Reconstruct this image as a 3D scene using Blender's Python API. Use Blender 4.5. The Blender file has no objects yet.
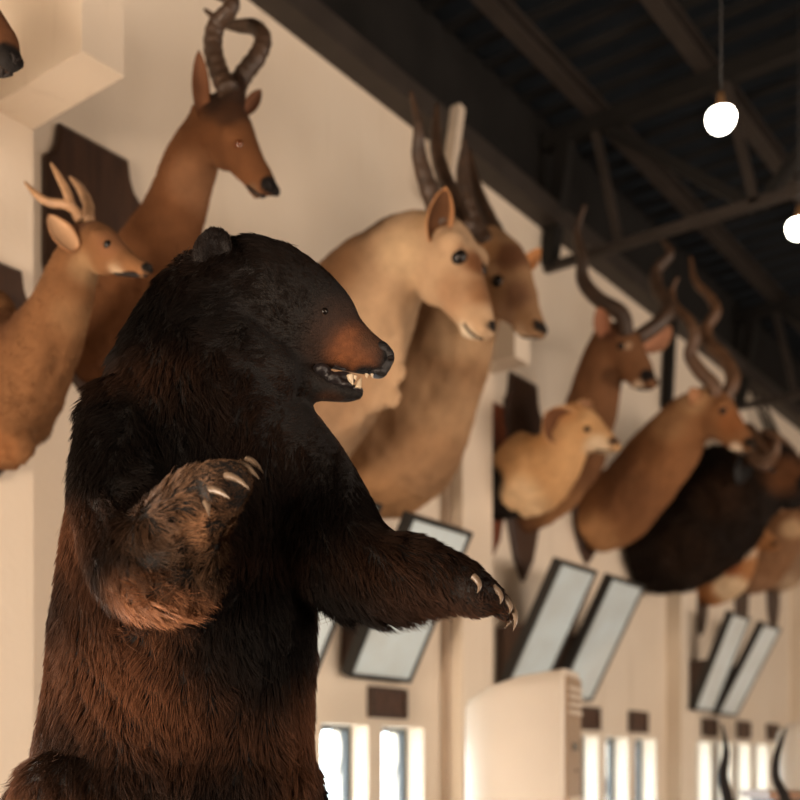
import bpy, bmesh, math, random
import numpy as np
from mathutils import Vector, Matrix
from mathutils.bvhtree import BVHTree
from mathutils import noise as mnoise

random.seed(7)
rng = np.random.default_rng(7)
scene = bpy.context.scene
COL = scene.collection

# ------------------------------------------------------------------ camera
F = 1100.0                      # focal length in pixels (800 px frame)
HOR = 767.0                     # image row of the horizon
CAM = Vector((3.4, 0.0, 1.6))
YAW = math.radians(37.0)
RT = Vector((math.cos(YAW), math.sin(YAW), 0))
FW = Vector((-math.sin(YAW), math.cos(YAW), 0))
UP = Vector((0, 0, 1))
cam_d = bpy.data.cameras.new('camera')
cam = bpy.data.objects.new('camera', cam_d)
COL.objects.link(cam)
cam.location = CAM
cam.rotation_euler = (math.radians(90), 0, YAW)
cam_d.sensor_width = 36
cam_d.lens = F / 800 * 36
cam_d.shift_y = (HOR - 400) / 800
cam_d.clip_start = 0.05
cam_d.dof.use_dof = True
cam_d.dof.focus_distance = 2.15
cam_d.dof.aperture_fstop = 2.2
scene.camera = cam

# ------------------------------------------------------------------ world, big lights, exposure
world = bpy.data.worlds.new('world'); scene.world = world
world.use_nodes = True
bg = world.node_tree.nodes['Background']
bg.inputs[0].default_value = (0.93, 0.97, 1.0, 1)
bg.inputs[1].default_value = 13.0

def area_light(name, loc, target, sx, sy, power, color):
    d = bpy.data.lights.new(name, 'AREA'); d.shape = 'RECTANGLE'
    d.size = sx; d.size_y = sy; d.energy = power; d.color = color
    o = bpy.data.objects.new(name, d); COL.objects.link(o)
    o.location = loc
    o.rotation_euler = (Vector(target) - Vector(loc)).to_track_quat('-Z', 'Y').to_euler()
    return o

# daylight coming through the low windows of the left wall beside the bear
area_light('window_daylight_near', (0.05, -0.15, 1.25), (1.0, 0.05, 1.32), 3.2, 1.1, 320, (1.0, 0.79, 0.61))
# lamp standing in for daylight from the unseen window band opposite
area_light('window_daylight_far', (8.9, 5.5, 1.9), (0.0, 5.5, 2.3), 9.0, 1.6, 470, (1.0, 0.82, 0.68))
# lamp added for daylight from an unseen doorway behind the camera
area_light('door_daylight', (2.6, -4.9, 1.0), (1.0, 3.0, 2.6), 2.2, 1.8, 560, (1.0, 0.79, 0.61))
scene.view_settings.view_transform = 'Standard'
scene.view_settings.look = 'None'
scene.view_settings.gamma = 1.0
scene.view_settings.use_curve_mapping = False
scene.view_settings.exposure = 0.08

# ------------------------------------------------------------------ pixel -> place helpers
def ray(px, py):
    return RT * ((px - 400) / F) + UP * ((HOR - py) / F) + FW
def PY(px, py, y):              # on the vertical plane y = const (square to the left wall)
    r = ray(px, py); return CAM + r * (y / r.y)
def PX(px, py, x):              # on a plane parallel to the left wall, x metres out of it
    r = ray(px, py); return CAM + r * ((x - CAM.x) / r.x)
def PD(px, py, d):              # at a depth d
    return CAM + ray(px, py) * d

# ------------------------------------------------------------------ materials
MATS = {}
def principled(name, color, rough=0.6, metal=0.0, noise=0.0, nscale=8.0, bump=0.0, bscale=60.0, spec=0.5,
               emis=None, estr=0.0, coat=0.0, attr=None, stretch=None, sheen=0.0, col2=None):
    if name in MATS: return MATS[name]
    m = bpy.data.materials.new(name); m.use_nodes = True
    nt = m.node_tree; N = nt.nodes; L = nt.links
    b = N['Principled BSDF']
    b.inputs['Roughness'].default_value = rough
    b.inputs['Metallic'].default_value = metal
    b.inputs['Specular IOR Level'].default_value = spec
    b.inputs['Coat Weight'].default_value = coat
    b.inputs['Sheen Weight'].default_value = sheen
    c4 = (*color, 1)
    src = None
    if attr:
        a = N.new('ShaderNodeAttribute'); a.attribute_name = attr; src = a.outputs['Color']
    if noise > 0 or bump > 0:
        tc = N.new('ShaderNodeTexCoord'); mp = N.new('ShaderNodeMapping')
        if stretch: mp.inputs['Scale'].default_value = stretch
        L.new(tc.outputs['Object'], mp.inputs['Vector'])
    if noise > 0:
        n = N.new('ShaderNodeTexNoise'); n.inputs['Scale'].default_value = nscale; n.inputs['Detail'].default_value = 5
        L.new(mp.outputs[0], n.inputs['Vector'])
        mx = N.new('ShaderNodeMix'); mx.data_type = 'RGBA'
        if col2 is not None:
            rp = N.new('ShaderNodeMapRange'); rp.inputs[1].default_value = 0.5 - 0.25; rp.inputs[2].default_value = 0.75
            L.new(n.outputs['Fac'], rp.inputs[0])
            ml = N.new('ShaderNodeMath'); ml.operation = 'MULTIPLY'; ml.inputs[1].default_value = noise
            L.new(rp.outputs[0], ml.inputs[0]); L.new(ml.outputs[0], mx.inputs[0])
            mx.inputs[6].default_value = c4; mx.inputs[7].default_value = (*col2, 1)
            if src: L.new(src, mx.inputs[6])
        else:
            mx.blend_type = 'MULTIPLY'; mx.inputs[0].default_value = 1
            mx.inputs[6].default_value = c4
            if src: L.new(src, mx.inputs[6])
            rp = N.new('ShaderNodeMapRange'); rp.inputs[1].default_value = 0.25; rp.inputs[2].default_value = 0.75
            rp.inputs[3].default_value = 1 - noise; rp.inputs[4].default_value = 1 + noise * 0.4
            L.new(n.outputs['Fac'], rp.inputs[0])
            cc = N.new('ShaderNodeCombineColor')
            for k in range(3): L.new(rp.outputs[0], cc.inputs[k])
            L.new(cc.outputs[0], mx.inputs[7])
        L.new(mx.outputs[2], b.inputs['Base Color'])
    elif src: L.new(src, b.inputs['Base Color'])
    else: b.inputs['Base Color'].default_value = c4
    if bump > 0:
        n2 = N.new('ShaderNodeTexNoise'); n2.inputs['Scale'].default_value = bscale; n2.inputs['Detail'].default_value = 4
        L.new(mp.outputs[0], n2.inputs['Vector'])
        bp = N.new('ShaderNodeBump'); bp.inputs['Strength'].default_value = bump; bp.inputs['Distance'].default_value = 0.01
        L.new(n2.outputs['Fac'], bp.inputs['Height']); L.new(bp.outputs[0], b.inputs['Normal'])
    if emis:
        b.inputs['Emission Color'].default_value = (*emis, 1); b.inputs['Emission Strength'].default_value = estr
    MATS[name] = m
    return m

def glass_pane_mat():
    m = bpy.data.materials.new('window_glass'); m.use_nodes = True
    nt = m.node_tree; N = nt.nodes; L = nt.links
    for n in list(N):
        if n.type != 'OUTPUT_MATERIAL': N.remove(n)
    out = N['Material Output']
    t = N.new('ShaderNodeBsdfTransparent'); t.inputs[0].default_value = (0.80, 0.83, 0.84, 1)
    g = N.new('ShaderNodeBsdfGlossy'); g.inputs['Roughness'].default_value = 0.05
    mx = N.new('ShaderNodeMixShader')
    mx.inputs[0].default_value = 0.07; L.new(t.outputs[0], mx.inputs[1]); L.new(g.outputs[0], mx.inputs[2])
    L.new(mx.outputs[0], out.inputs[0])
    return m

def wall_mat():
    m = bpy.data.materials.new('cream_plaster'); m.use_nodes = True
    nt = m.node_tree; N = nt.nodes; L = nt.links
    b = N['Principled BSDF']; b.inputs['Roughness'].default_value = 0.75; b.inputs['Specular IOR Level'].default_value = 0.25
    tc = N.new('ShaderNodeTexCoord')
    n1 = N.new('ShaderNodeTexNoise'); n1.inputs['Scale'].default_value = 1.1; n1.inputs['Detail'].default_value = 4
    L.new(tc.outputs['Object'], n1.inputs['Vector'])
    mp = N.new('ShaderNodeMapping'); mp.inputs['Scale'].default_value = (6, 6, 0.45)
    L.new(tc.outputs['Object'], mp.inputs['Vector'])
    n2 = N.new('ShaderNodeTexNoise'); n2.inputs['Scale'].default_value = 1.6; n2.inputs['Detail'].default_value = 3
    L.new(mp.outputs[0], n2.inputs['Vector'])
    r1 = N.new('ShaderNodeMapRange'); r1.inputs[1].default_value = 0.3; r1.inputs[2].default_value = 0.7
    L.new(n1.outputs['Fac'], r1.inputs[0])
    mxa = N.new('ShaderNodeMix'); mxa.data_type = 'RGBA'
    mxa.inputs[6].default_value = (0.74, 0.63, 0.50, 1); mxa.inputs[7].default_value = (0.78, 0.69, 0.57, 1)
    L.new(r1.outputs[0], mxa.inputs[0])
    r2 = N.new('ShaderNodeMapRange'); r2.inputs[1].default_value = 0.60; r2.inputs[2].default_value = 0.74
    r2.inputs[3].default_value = 0; r2.inputs[4].default_value = 0.30
    L.new(n2.outputs['Fac'], r2.inputs[0])
    mxb = N.new('ShaderNodeMix'); mxb.data_type = 'RGBA'
    mxb.inputs[7].default_value = (0.50, 0.40, 0.29, 1)
    L.new(mxa.outputs[2], mxb.inputs[6]); L.new(r2.outputs[0], mxb.inputs[0])
    L.new(mxb.outputs[2], b.inputs['Base Color'])
    n3 = N.new('ShaderNodeTexNoise'); n3.inputs['Scale'].default_value = 40
    L.new(tc.outputs['Object'], n3.inputs['Vector'])
    bp = N.new('ShaderNodeBump'); bp.inputs['Strength'].default_value = 0.12; bp.inputs['Distance'].default_value = 0.01
    L.new(n3.outputs['Fac'], bp.inputs['Height']); L.new(bp.outputs[0], b.inputs['Normal'])
    return m

M_WALL = wall_mat()
M_ROOF = principled('dark_roof_sheet', (0.013, 0.012, 0.011), 0.8, noise=0.4, nscale=3, bump=0.2, spec=0.2)
M_STEEL = principled('dark_painted_steel', (0.040, 0.032, 0.027), 0.55, noise=0.3, nscale=6, spec=0.3)
M_STEELD = principled('black_steel', (0.010, 0.009, 0.008), 0.6, noise=0.3, nscale=6, spec=0.3)
M_FLOOR = principled('terrazzo_floor', (0.13, 0.095, 0.065), 0.4, noise=0.35, nscale=30)
M_GLASS = glass_pane_mat()
M_WFRAME = principled('grey_window_frame', (0.05, 0.055, 0.055), 0.5, noise=0.2)
M_DWOOD = principled('dark_brown_wood', (0.055, 0.026, 0.014), 0.45, noise=0.5, nscale=5, stretch=(8, 8, 1), bump=0.1)
M_RWOOD = principled('reddish_varnished_wood', (0.16, 0.045, 0.018), 0.35, noise=0.5, nscale=5, stretch=(8, 8, 1), bump=0.1)
M_COAT = principled('animal_hide', (1, 1, 1), 0.9, noise=0.22, nscale=14, bump=0.25, bscale=160, spec=0.15, attr='Col', sheen=0.0)
M_HORN = principled('dark_ridged_horn', (0.055, 0.030, 0.017), 0.5, noise=0.5, nscale=18, bump=0.5, bscale=50)
M_HORNB = principled('brown_ridged_horn', (0.13, 0.065, 0.032), 0.5, noise=0.5, nscale=18, bump=0.5, bscale=50)
M_ANTLER = principled('tan_antler', (0.36, 0.21, 0.11), 0.55, noise=0.4, nscale=22, bump=0.3)
M_EYE = principled('glass_eye', (0.006, 0.004, 0.003), 0.22, noise=0.1, spec=0.35)
M_EYEB = principled('amber_glass_eye', (0.10, 0.025, 0.006), 0.05, coat=0.8, noise=0.1)
M_DARK = principled('dark_mouth_skin', (0.012, 0.009, 0.008), 0.6, noise=0.2, spec=0.15)

# ------------------------------------------------------------------ object helpers
def link(name, me, mat, parent=None):
    o = bpy.data.objects.new(name, me); COL.objects.link(o)
    if mat is not None and not me.materials: me.materials.append(mat)
    if parent is not None: o.parent = parent
    return o
def tag(o, label, cat, group=None, kind=None):
    o['label'] = label
    if cat: o['category'] = cat
    if group: o['group'] = group
    if kind: o['kind'] = kind
    return o
def empty(name, loc=(0, 0, 0), rz=0):
    o = bpy.data.objects.new(name, None); COL.objects.link(o)
    o.location = loc; o.rotation_euler = (0, 0, rz); o.empty_display_size = 0.1
    return o
def adopt(child, parent):       # parent keeping world-space mesh coordinates
    child.parent = parent
    child.matrix_parent_inverse = (Matrix.Translation(parent.location) @ parent.rotation_euler.to_matrix().to_4x4()).inverted()
    return child
def bm_mesh(bm, name='mesh', smooth=False):
    me = bpy.data.meshes.new(name); bm.normal_update(); bm.to_mesh(me); bm.free()
    if smooth:
        me.polygons.foreach_set('use_smooth', [True] * len(me.polygons))
    return me
def bx(bm, lo, hi):
    x0, y0, z0 = lo; x1, y1, z1 = hi
    v = [bm.verts.new(p) for p in ((x0,y0,z0),(x1,y0,z0),(x1,y1,z0),(x0,y1,z0),(x0,y0,z1),(x1,y0,z1),(x1,y1,z1),(x0,y1,z1))]
    for f in ((0,3,2,1),(4,5,6,7),(0,1,5,4),(1,2,6,5),(2,3,7,6),(3,0,4,7)): bm.faces.new([v[i] for i in f])
def bar(bm, a, b, w, h, upv=UP):
    a = Vector(a); b = Vector(b); t = (b - a).normalized()
    s = t.cross(upv)
    if s.length < 1e-3: s = t.cross(Vector((1, 0, 0)))
    s.normalize(); u = s.cross(t).normalized()
    v = []
    for c in (a, b):
        for i, j in ((-1,-1),(1,-1),(1,1),(-1,1)): v.append(bm.verts.new(c + s * (w/2*i) + u * (h/2*j)))
    for f in ((0,1,2,3),(7,6,5,4),(0,4,5,1),(1,5,6,2),(2,6,7,3),(3,7,4,0)): bm.faces.new([v[i] for i in f])
def bevel(bm, off, seg=2):
    bmesh.ops.bevel(bm, geom=bm.edges[:] , offset=off, segments=seg, affect='EDGES', profile=0.7)
def box_obj(name, lo, hi, mat, parent=None, bev=0.0):
    bm = bmesh.new(); bx(bm, lo, hi)
    if bev: bevel(bm, bev)
    bmesh.ops.recalc_face_normals(bm, faces=bm.faces)
    o = link(name, bm_mesh(bm, name), mat)
    if parent is not None: adopt(o, parent)
    return o
def bar_obj(name, a, b, w, h, mat, parent=None):
    bm = bmesh.new(); bar(bm, a, b, w, h); bmesh.ops.recalc_face_normals(bm, faces=bm.faces)
    o = link(name, bm_mesh(bm, name), mat)
    if parent is not None: adopt(o, parent)
    return o
def catmull(P, n):
    P = [np.array(p, float) for p in P]
    Q = [2*P[0]-P[1]] + P + [2*P[-1]-P[-2]]
    out = []
    for i in range(1, len(Q)-2):
        for k in range(n):
            t = k / n
            a, b, c, d = Q[i-1], Q[i], Q[i+1], Q[i+2]
            out.append(0.5*((2*b)+(-a+c)*t+(2*a-5*b+4*c-d)*t*t+(-a+3*b-3*c+d)*t**3))
    out.append(P[-1]); return out
def tube_mesh(path, radii, sides=12, ridges=0, ramp=0.0, name='tube', n=8):
    """smooth tapering tube through path points (Vectors), optional ring ridges"""
    rows = [list(p) + [r] for p, r in zip(path, radii)]
    S = catmull(rows, n)
    pts = [Vector(s[:3]) for s in S]; rr = [max(s[3], 0.0008) for s in S]
    bm = bmesh.new(); rings = []
    u = None
    for i, p in enumerate(pts):
        t = (pts[min(i+1, len(pts)-1)] - pts[max(i-1, 0)]).normalized()
        if u is None:
            u = t.orthogonal().normalized()
        u = (u - t * u.dot(t)).normalized(); v = t.cross(u)
        fr = i / (len(pts) - 1)
        r = rr[i] * (1 + (ramp * math.sin(fr * ridges * 2 * math.pi) * (1 - fr) if ridges else 0))
        rings.append([bm.verts.new(p + u * (r * math.cos(2*math.pi*k/sides)) + v * (r * math.sin(2*math.pi*k/sides))) for k in range(sides)])
    for a, b in zip(rings, rings[1:]):
        for k in range(sides):
            bm.faces.new((a[k], a[(k+1) % sides], b[(k+1) % sides], b[k]))
    bm.faces.new(rings[0][::-1]); bm.faces.new(rings[-1])
    bmesh.ops.recalc_face_normals(bm, faces=bm.faces)
    return bm_mesh(bm, name, True)
def ball_mesh(r, name='ball', sub=2):
    bm = bmesh.new(); bmesh.ops.create_icosphere(bm, subdivisions=sub, radius=r)
    return bm_mesh(bm, name, True)

# ------------------------------------------------------------------ the hall
H_WALL = 4.93; ROOF = 5.62
Y0, Y1, XR = -5.0, 16.0, 9.0
PIL = [-0.69, 2.26, 5.21, 8.16, 11.11, 14.06]           # right edges of the pilasters
win_edges = []                                           # (y0, y1) of each slit window
for pr in PIL:
    for k in range(5):
        e = pr + 0.59 + 0.4675 * k
        if e < Y1: win_edges.append((e - 0.355, e))
WZ0, WZ1, TH = 0.75, 1.805, 0.24

bm = bmesh.new()
bx(bm, (-TH, Y0, 0), (0, Y1, WZ0)); bx(bm, (-TH, Y0, WZ1), (0, Y1, H_WALL))
prev = Y0
for a, b in win_edges:
    bx(bm, (-TH, prev, WZ0), (0, a, WZ1)); prev = b
bx(bm, (-TH, prev, WZ0), (0, Y1, WZ1))
wl = link('wall_left', bm_mesh(bm, 'wall_left'), M_WALL)
tag(wl, 'long cream plastered wall carrying the trophy heads, with slit windows', None, kind='structure')
for i, pr in enumerate(PIL):
    p = box_obj('pilaster', (0.0, pr - 0.30, 0), (0.12, pr, 3.79), M_WALL, wl)
    xc = .60 if i < 2 else .36; pf = ((.0, 3.79), (xc, 3.79), (xc, 4.08), (.0, 4.24))
    bm = bmesh.new(); A = [bm.verts.new((x, pr - .16, z)) for x, z in pf]
    B = [bm.verts.new((x, pr, z)) for x, z in pf]
    bm.faces.new(A); bm.faces.new(B[::-1])
    for k in range(4): bm.faces.new((A[k], A[(k+1) % 4], B[(k+1) % 4], B[k]))
    bmesh.ops.recalc_face_normals(bm, faces=bm.faces)
    link('corbel', bm_mesh(bm), M_WALL, wl)
EAVE = box_obj('eave_beam', (-0.05, Y0, H_WALL), (0.13, Y1, H_WALL + 0.12), M_STEEL)
tag(EAVE, 'dark steel eave beam along the top of the cream wall', None, kind='structure')
fas = box_obj('trim_1', (-0.08, Y0, H_WALL + 0.12), (-0.02, Y1, ROOF + .1), M_ROOF)
tag(fas, 'dark sheet closing the gap between eave beam and roof', None, kind='structure')

# floor, other walls
fl = box_obj('floor', (-TH, Y0, -0.1), (XR + 0.2, Y1, 0), M_FLOOR)
tag(fl, 'polished brownish floor of the trophy hall', None, kind='structure')
bm = bmesh.new()
bx(bm, (XR, Y0, 0), (XR + 0.2, Y1, 1.1)); bx(bm, (XR, Y0, 2.7), (XR + 0.2, Y1, ROOF + .1))
bx(bm, (XR, Y0, 1.1), (XR + 0.2, 1.0, 2.7)); bx(bm, (XR, 10.0, 1.1), (XR + 0.2, Y1, 2.7))
tag(link('wall_right', bm_mesh(bm), M_WALL), 'cream wall with a long window band opposite the trophies', None, kind='structure')
bm = bmesh.new()
bx(bm, (-TH, Y0 - 0.2, 0), (1.5, Y0, ROOF + .1)); bx(bm, (4.5, Y0 - 0.2, 0), (XR + 0.2, Y0, ROOF + .1)); bx(bm, (1.5, Y0 - 0.2, 3.0), (4.5, Y0, ROOF + .1))
fb = box_obj('window_100', (XR + 0.05, 1.0, 1.1), (XR + 0.1, 10.0, 2.7), M_FLOOR); tag(fb, 'long opaque panel added to close the window band opposite', None, kind='structure')  # opaque slab added to keep sky light out of the unseen window opening
fd = box_obj('doorway_closure', (1.5, Y0 - 0.15, 0), (4.5, Y0 - 0.1, 3.0), M_FLOOR); tag(fd, 'opaque panel added to close the doorway in the end wall', None, kind='structure')  # solid slab added in the unseen doorway, blocks the sky behind the lamp
tag(link('wall_back', bm_mesh(bm), M_WALL), 'cream end wall with a wide doorway', None, kind='structure')
wf = box_obj('wall_front', (-TH, Y1, 0), (XR + 0.2, Y1 + 0.2, ROOF + .1), M_WALL)
tag(wf, 'cream far end wall of the trophy hall', None, kind='structure')

# roof: ribbed sheets + purlins
def ribbed_sheet(y0, y1):
    bm = bmesh.new(); prof = []
    y = y0
    while y < y1 - 1e-6:
        prof += [(y, 0.0), (y + 0.12, 0.0), (y + 0.14, -0.03), (y + 0.18, -0.03)]
        y += 0.20
    prof.append((y1, 0.0))
    lo = [bm.verts.new((-0.08, a, b)) for a, b in prof]; hi = [bm.verts.new((XR + 0.2, a, b)) for a, b in prof]
    for k in range(len(prof) - 1): bm.faces.new((lo[k], lo[k+1], hi[k+1], hi[k]))
    ex = bmesh.ops.solidify(bm, geom=bm.faces[:], thickness=0.004)
    bmesh.ops.recalc_face_normals(bm, faces=bm.faces)
    return bm_mesh(bm, 'roof_sheet')
ceil = empty('ceiling', (0, 0, ROOF)); tag(ceil, 'dark ribbed metal sheet roof with steel purlins', None, kind='structure')
for k in range(21):
    o = link('roof_sheet', ribbed_sheet(0, 1.0), M_ROOF, ceil); o.location = (0, Y0 + k, 0.03)
    if k: o.data = ceil.children[0].data
for x in np.arange(0.35, XR, 0.69):
    if x == 0: continue
    bm = bmesh.new(); bx(bm, (x - 0.045, Y0, -0.10), (x - 0.03, Y1, 0.0)); bx(bm, (x - 0.03, Y0, -0.10), (x + 0.045, Y1, -0.085))
    bx(bm, (x - 0.03, Y0, -0.012), (x + 0.045, Y1, 0.0))
    link('purlin', bm_mesh(bm), M_STEEL, ceil)

def truss(y, label):
    t = empty('roof_truss', (0, y, 4.70)); tag(t, label, None, 'roof trusses', 'structure')
    zb, zt = 4.70, 5.47
    bar_obj('bottom_chord', (0.0, y, zb), (XR, y, zb), 0.05, 0.05, M_STEEL, t)
    bar_obj('top_chord', (0.0, y, zt), (XR, y, zt), 0.08, 0.09, M_STEELD, t)
    bar_obj('end_post', (0.03, y - 0.01, zb), (0.16, y - 0.01, zt), 0.09, 0.09, M_STEELD, t)
    x = 0.16
    nodes_t = [0.35 + 1.9 * k for k in range(5)]; 
    bar_obj('web_bar', (0.51, y, zb), (0.34, y, zt), 0.045, 0.045, M_STEEL, t)
    for k in range(5):
        xt = 0.38 + 1.75 * k
        bar_obj('web_bar', (xt, y + 0.03, zt), (xt + 0.92, y + 0.03, zb), 0.06, 0.06, M_STEELD, t)
        if xt + 1.7 < XR:
            bar_obj('web_bar', (xt + 0.94, y, zb), (xt + 0.76, y, zt), 0.05, 0.05, M_STEEL, t)
            bar_obj('web_bar', (xt + 0.96, y + 0.03, zb), (xt + 1.72, y + 0.03, zt), 0.06, 0.06, M_STEELD, t)
    return t
truss(6.01, 'dark steel roof truss whose wall end meets the wall behind the spiral-horned head')
truss(9.32, 'dark steel roof truss farther along the hall, ending above the black buffalo head')
truss(2.70, 'dark steel roof truss above the hartebeest head with curled horns')
truss(12.6, 'dark steel roof truss at the far end of the hall')
# a dark bracket on the wall under the eave, between the two spiral-horned heads
br = bar_obj('wall_bracket', PX(672, 300, 0.05), PX(667, 408, 0.05), 0.07, 0.07, M_STEELD)
tag(br, 'short dark steel post on the wall between two spiral-horned heads', 'bracket')
rod = bar_obj('pale_strut', PX(446, 200, 0.16), PX(458, 108, 0.16), 0.06, 0.05, principled('pale_paint', (0.66, 0.56, 0.45), 0.6, noise=0.1))
tag(rod, 'pale painted strut rising from the pilaster past the eave beam', 'strut')
# conduit pipe on the second pilaster
for yy, nm in ((4.885, 'plain'),):
    pth = [Vector((0.03, yy, z)) for z in (0.3, 1.5, 2.7, 3.7)]
    cd = link('conduit_pipe', tube_mesh(pth, [0.013]*4, 8, n=3), principled('cream_pipe', (0.45, 0.33, 0.23), 0.5, noise=0.2))
    tag(cd, 'thin painted conduit pipe running down beside the pilaster', 'pipe')

# windows
pane_me = None
for i, (a, b) in enumerate(win_edges):
    if b < 2.3 or b > 11.5: continue
    w = empty('window_%d' % (i + 1), (-0.135, (a + b) / 2, WZ0)); tag(w, 'narrow slit window with grey frame and iron scrollwork', None, 'slit windows in the cream wall', 'structure')
    hw = (b - a) / 2; hh = WZ1 - WZ0
    if pane_me is None:
        bm = bmesh.new(); bx(bm, (-0.004, -hw, 0), (0.004, hw, hh)); pane_me = bm_mesh(bm, 'pane')
        bm = bmesh.new(); f = 0.026
        bx(bm, (-0.02, -hw, 0), (0.02, -hw + f, hh)); bx(bm, (-0.02, hw - f, 0), (0.02, hw, hh))
        bx(bm, (-0.02, -hw + f, 0), (0.02, hw - f, f)); bx(bm, (-0.02, -hw + f, hh - f), (0.02, hw - f, hh))
        frame_me = bm_mesh(bm, 'frame')
        scr = []
        for s in (-1, 1):
            pts = [Vector((0.03, s * 0.075 + 0.03 * math.sin(z * 14 + s), z)) for z in np.linspace(0.03, hh - 0.03, 16)]
            scr.append(tube_mesh(pts, [0.006] * 16, 6, n=3))
        for me in scr: me.materials.append(M_WFRAME)
    link('pane', pane_me, M_GLASS, w); link('frame', frame_me, M_WFRAME, w)
    for me in scr: link('scroll_bar', me, M_WFRAME, w)

# ------------------------------------------------------------------ trophies: builder
SPH = bmesh.new(); bmesh.ops.create_uvsphere(SPH, u_segments=14, v_segments=9, radius=1)
SPH_V = np.array([v.co[:] for v in SPH.verts]); SPH_F = [[v.index for v in f.verts] for f in SPH.faces]; SPH.free()

def remesh_blobs(ells, voxel, smooth=8, name='body'):
    """ells: list of (centre, 3x3 axes scaled by radii). One continuous skin around them."""
    V = []; Fc = []
    for c, A in ells:
        k = len(V) and sum(len(v) for v in V)
        V.append(SPH_V @ A + np.array(c))
        Fc += [[i + k for i in f] for f in SPH_F]
    me = bpy.data.meshes.new(name + '_raw'); me.from_pydata(np.vstack(V).tolist(), [], Fc)
    o = bpy.data.objects.new('tmp_blob', me); COL.objects.link(o)
    r = o.modifiers.new('r', 'REMESH'); r.mode = 'VOXEL'; r.voxel_size = voxel; r.use_smooth_shade = True
    s = o.modifiers.new('s', 'SMOOTH'); s.factor = 0.5; s.iterations = smooth
    dg = bpy.context.evaluated_depsgraph_get(); ev = o.evaluated_get(dg)
    out = bpy.data.meshes.new_from_object(ev); out.name = name
    bpy.data.objects.remove(o); bpy.data.meshes.remove(me)
    out.polygons.foreach_set('use_smooth', [True] * len(out.polygons))
    return out

def chain_ells(nodes):
    """nodes: list of (pos Vector, ra, rb, lateral Vector) -> overlapping ellipsoids along a smooth spine"""
    rows = [list(p) + [ra, rb] + list(l) for p, ra, rb, l in nodes]
    S = catmull(rows, 8); E = []
    for i, s in enumerate(S):
        t = S[min(i+1, len(S)-1)][:3] - S[max(i-1, 0)][:3]; t = t / np.linalg.norm(t)
        l = s[5:8] - t * np.dot(s[5:8], t); l /= np.linalg.norm(l)
        u = np.cross(l, t)
        ra, rb = max(s[3], .004), max(s[4], .004)
        rt = 0.75 * min(ra, rb)
        E.append((s[:3], np.array([t * rt, u * ra, l * rb])))
    return E

def paint(me, base, blobs, plane_n=None):
    n = len(me.vertices); co = np.empty(n * 3, np.float32); me.vertices.foreach_get('co', co); co = co.reshape(-1, 3)
    C = np.tile(np.array(base, float), (n, 1))
    for c, r, col, *soft in blobs:
        s = soft[0] if soft else 0.5
        d = co - np.array(c)
        if plane_n is not None:
            pn = np.array(plane_n); d = d - np.outer(d @ pn, pn)
        if np.ndim(r) == 0: q = np.linalg.norm(d, axis=1) / r
        else: q = np.sqrt(((d / np.array(r)) ** 2).sum(1))
        w = np.clip((1 + s / 2 - q) / s, 0, 1); w = (w * w * (3 - 2 * w))[:, None]
        C = C * (1 - w) + np.array(col) * w
    a = me.color_attributes.new('Col', 'FLOAT_COLOR', 'POINT')
    a.data.foreach_set('color', np.hstack([C, np.ones((n, 1))]).astype(np.float32).ravel())

def leaf_ear(base, tip, open_dir, w, inner, outer, name='ear'):
    base = Vector(base); tip = Vector(tip); t = tip - base; L = t.length; t.normalize()
    o = Vector(open_dir); o = (o - t * o.dot(t)).normalized(); s = t.cross(o)
    NU, NV = 12, 8
    bm = bmesh.new(); grids = []
    for side in (0, 1):
        g = []
        for i in range(NU + 1):
            f = i / NU
            hw = w * (math.sin(math.pi * min(1, (f * 0.86 + 0.13))) ** 0.75) * (1 if f < 1 else 0.05)
            row = []
            for j in range(NV + 1):
                a = (j / NV - 0.5) * 2
                cup = (1 - a * a) * hw * 0.75 * (1 - 0.5 * f)
                p = base + t * (L * f) + s * (hw * a) - o * cup + o * (0.0 if side == 0 else -0.006)
                row.append(bm.verts.new(p))
            g.append(row)
        grids.append(g)
    for q, g in enumerate(grids):
        for i in range(NU):
            for j in range(NV):
                vs = (g[i][j], g[i][j+1], g[i+1][j+1], g[i+1][j])
                bm.faces.new(vs if q == 0 else vs[::-1])
    A, B = grids
    for i in range(NU):
        for j in (0, NV): bm.faces.new((A[i][j], A[i+1][j], B[i+1][j], B[i][j]))
    for i in (0, NU):
        for j in range(NV): bm.faces.new((A[i][j], A[i][j+1], B[i][j+1], B[i][j]))
    bm.verts.index_update()
    fi = {v.index for r in A[1:-1] for v in r[1:-1]}
    bmesh.ops.recalc_face_normals(bm, faces=bm.faces)
    me = bm_mesh(bm, name, True)
    a = me.color_attributes.new('Col', 'FLOAT_COLOR', 'POINT')
    for k in range(len(me.vertices)): a.data[k].color = (*(inner if k in fi else outer), 1)
    return me

def shield_mesh(y0, zc, w, h, x=0.0, th=0.035):
    """pointed wooden shield board flat on the wall"""
    prof = [(-.5,.36),(-.43,.385),(-.385,.43),(-.36,.5),(.36,.5),(.385,.43),(.43,.385),(.5,.36),(.5,-.02),(.42,-.22),(.24,-.40),(0,-.5),(-.24,-.40),(-.42,-.22),(-.5,-.02)]
    bm = bmesh.new()
    a = [bm.verts.new((x + 0.002, y0 + p * w, zc + q * h)) for p, q in prof]
    b = [bm.verts.new((x + th * .7, y0 + p * w, zc + q * h)) for p, q in prof]
    c = [bm.verts.new((x + th, y0 + p * w * .95, zc + q * h * .965)) for p, q in prof]
    n = len(prof)
    bm.faces.new(a)
    for r, s in ((a, b), (b, c)):
        for k in range(n): bm.faces.new((r[k], r[(k+1) % n], s[(k+1) % n], s[k]))
    bm.faces.new(c[::-1]); bmesh.ops.recalc_face_normals(bm, faces=bm.faces)
    return bm_mesh(bm, 'plaque')

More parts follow.
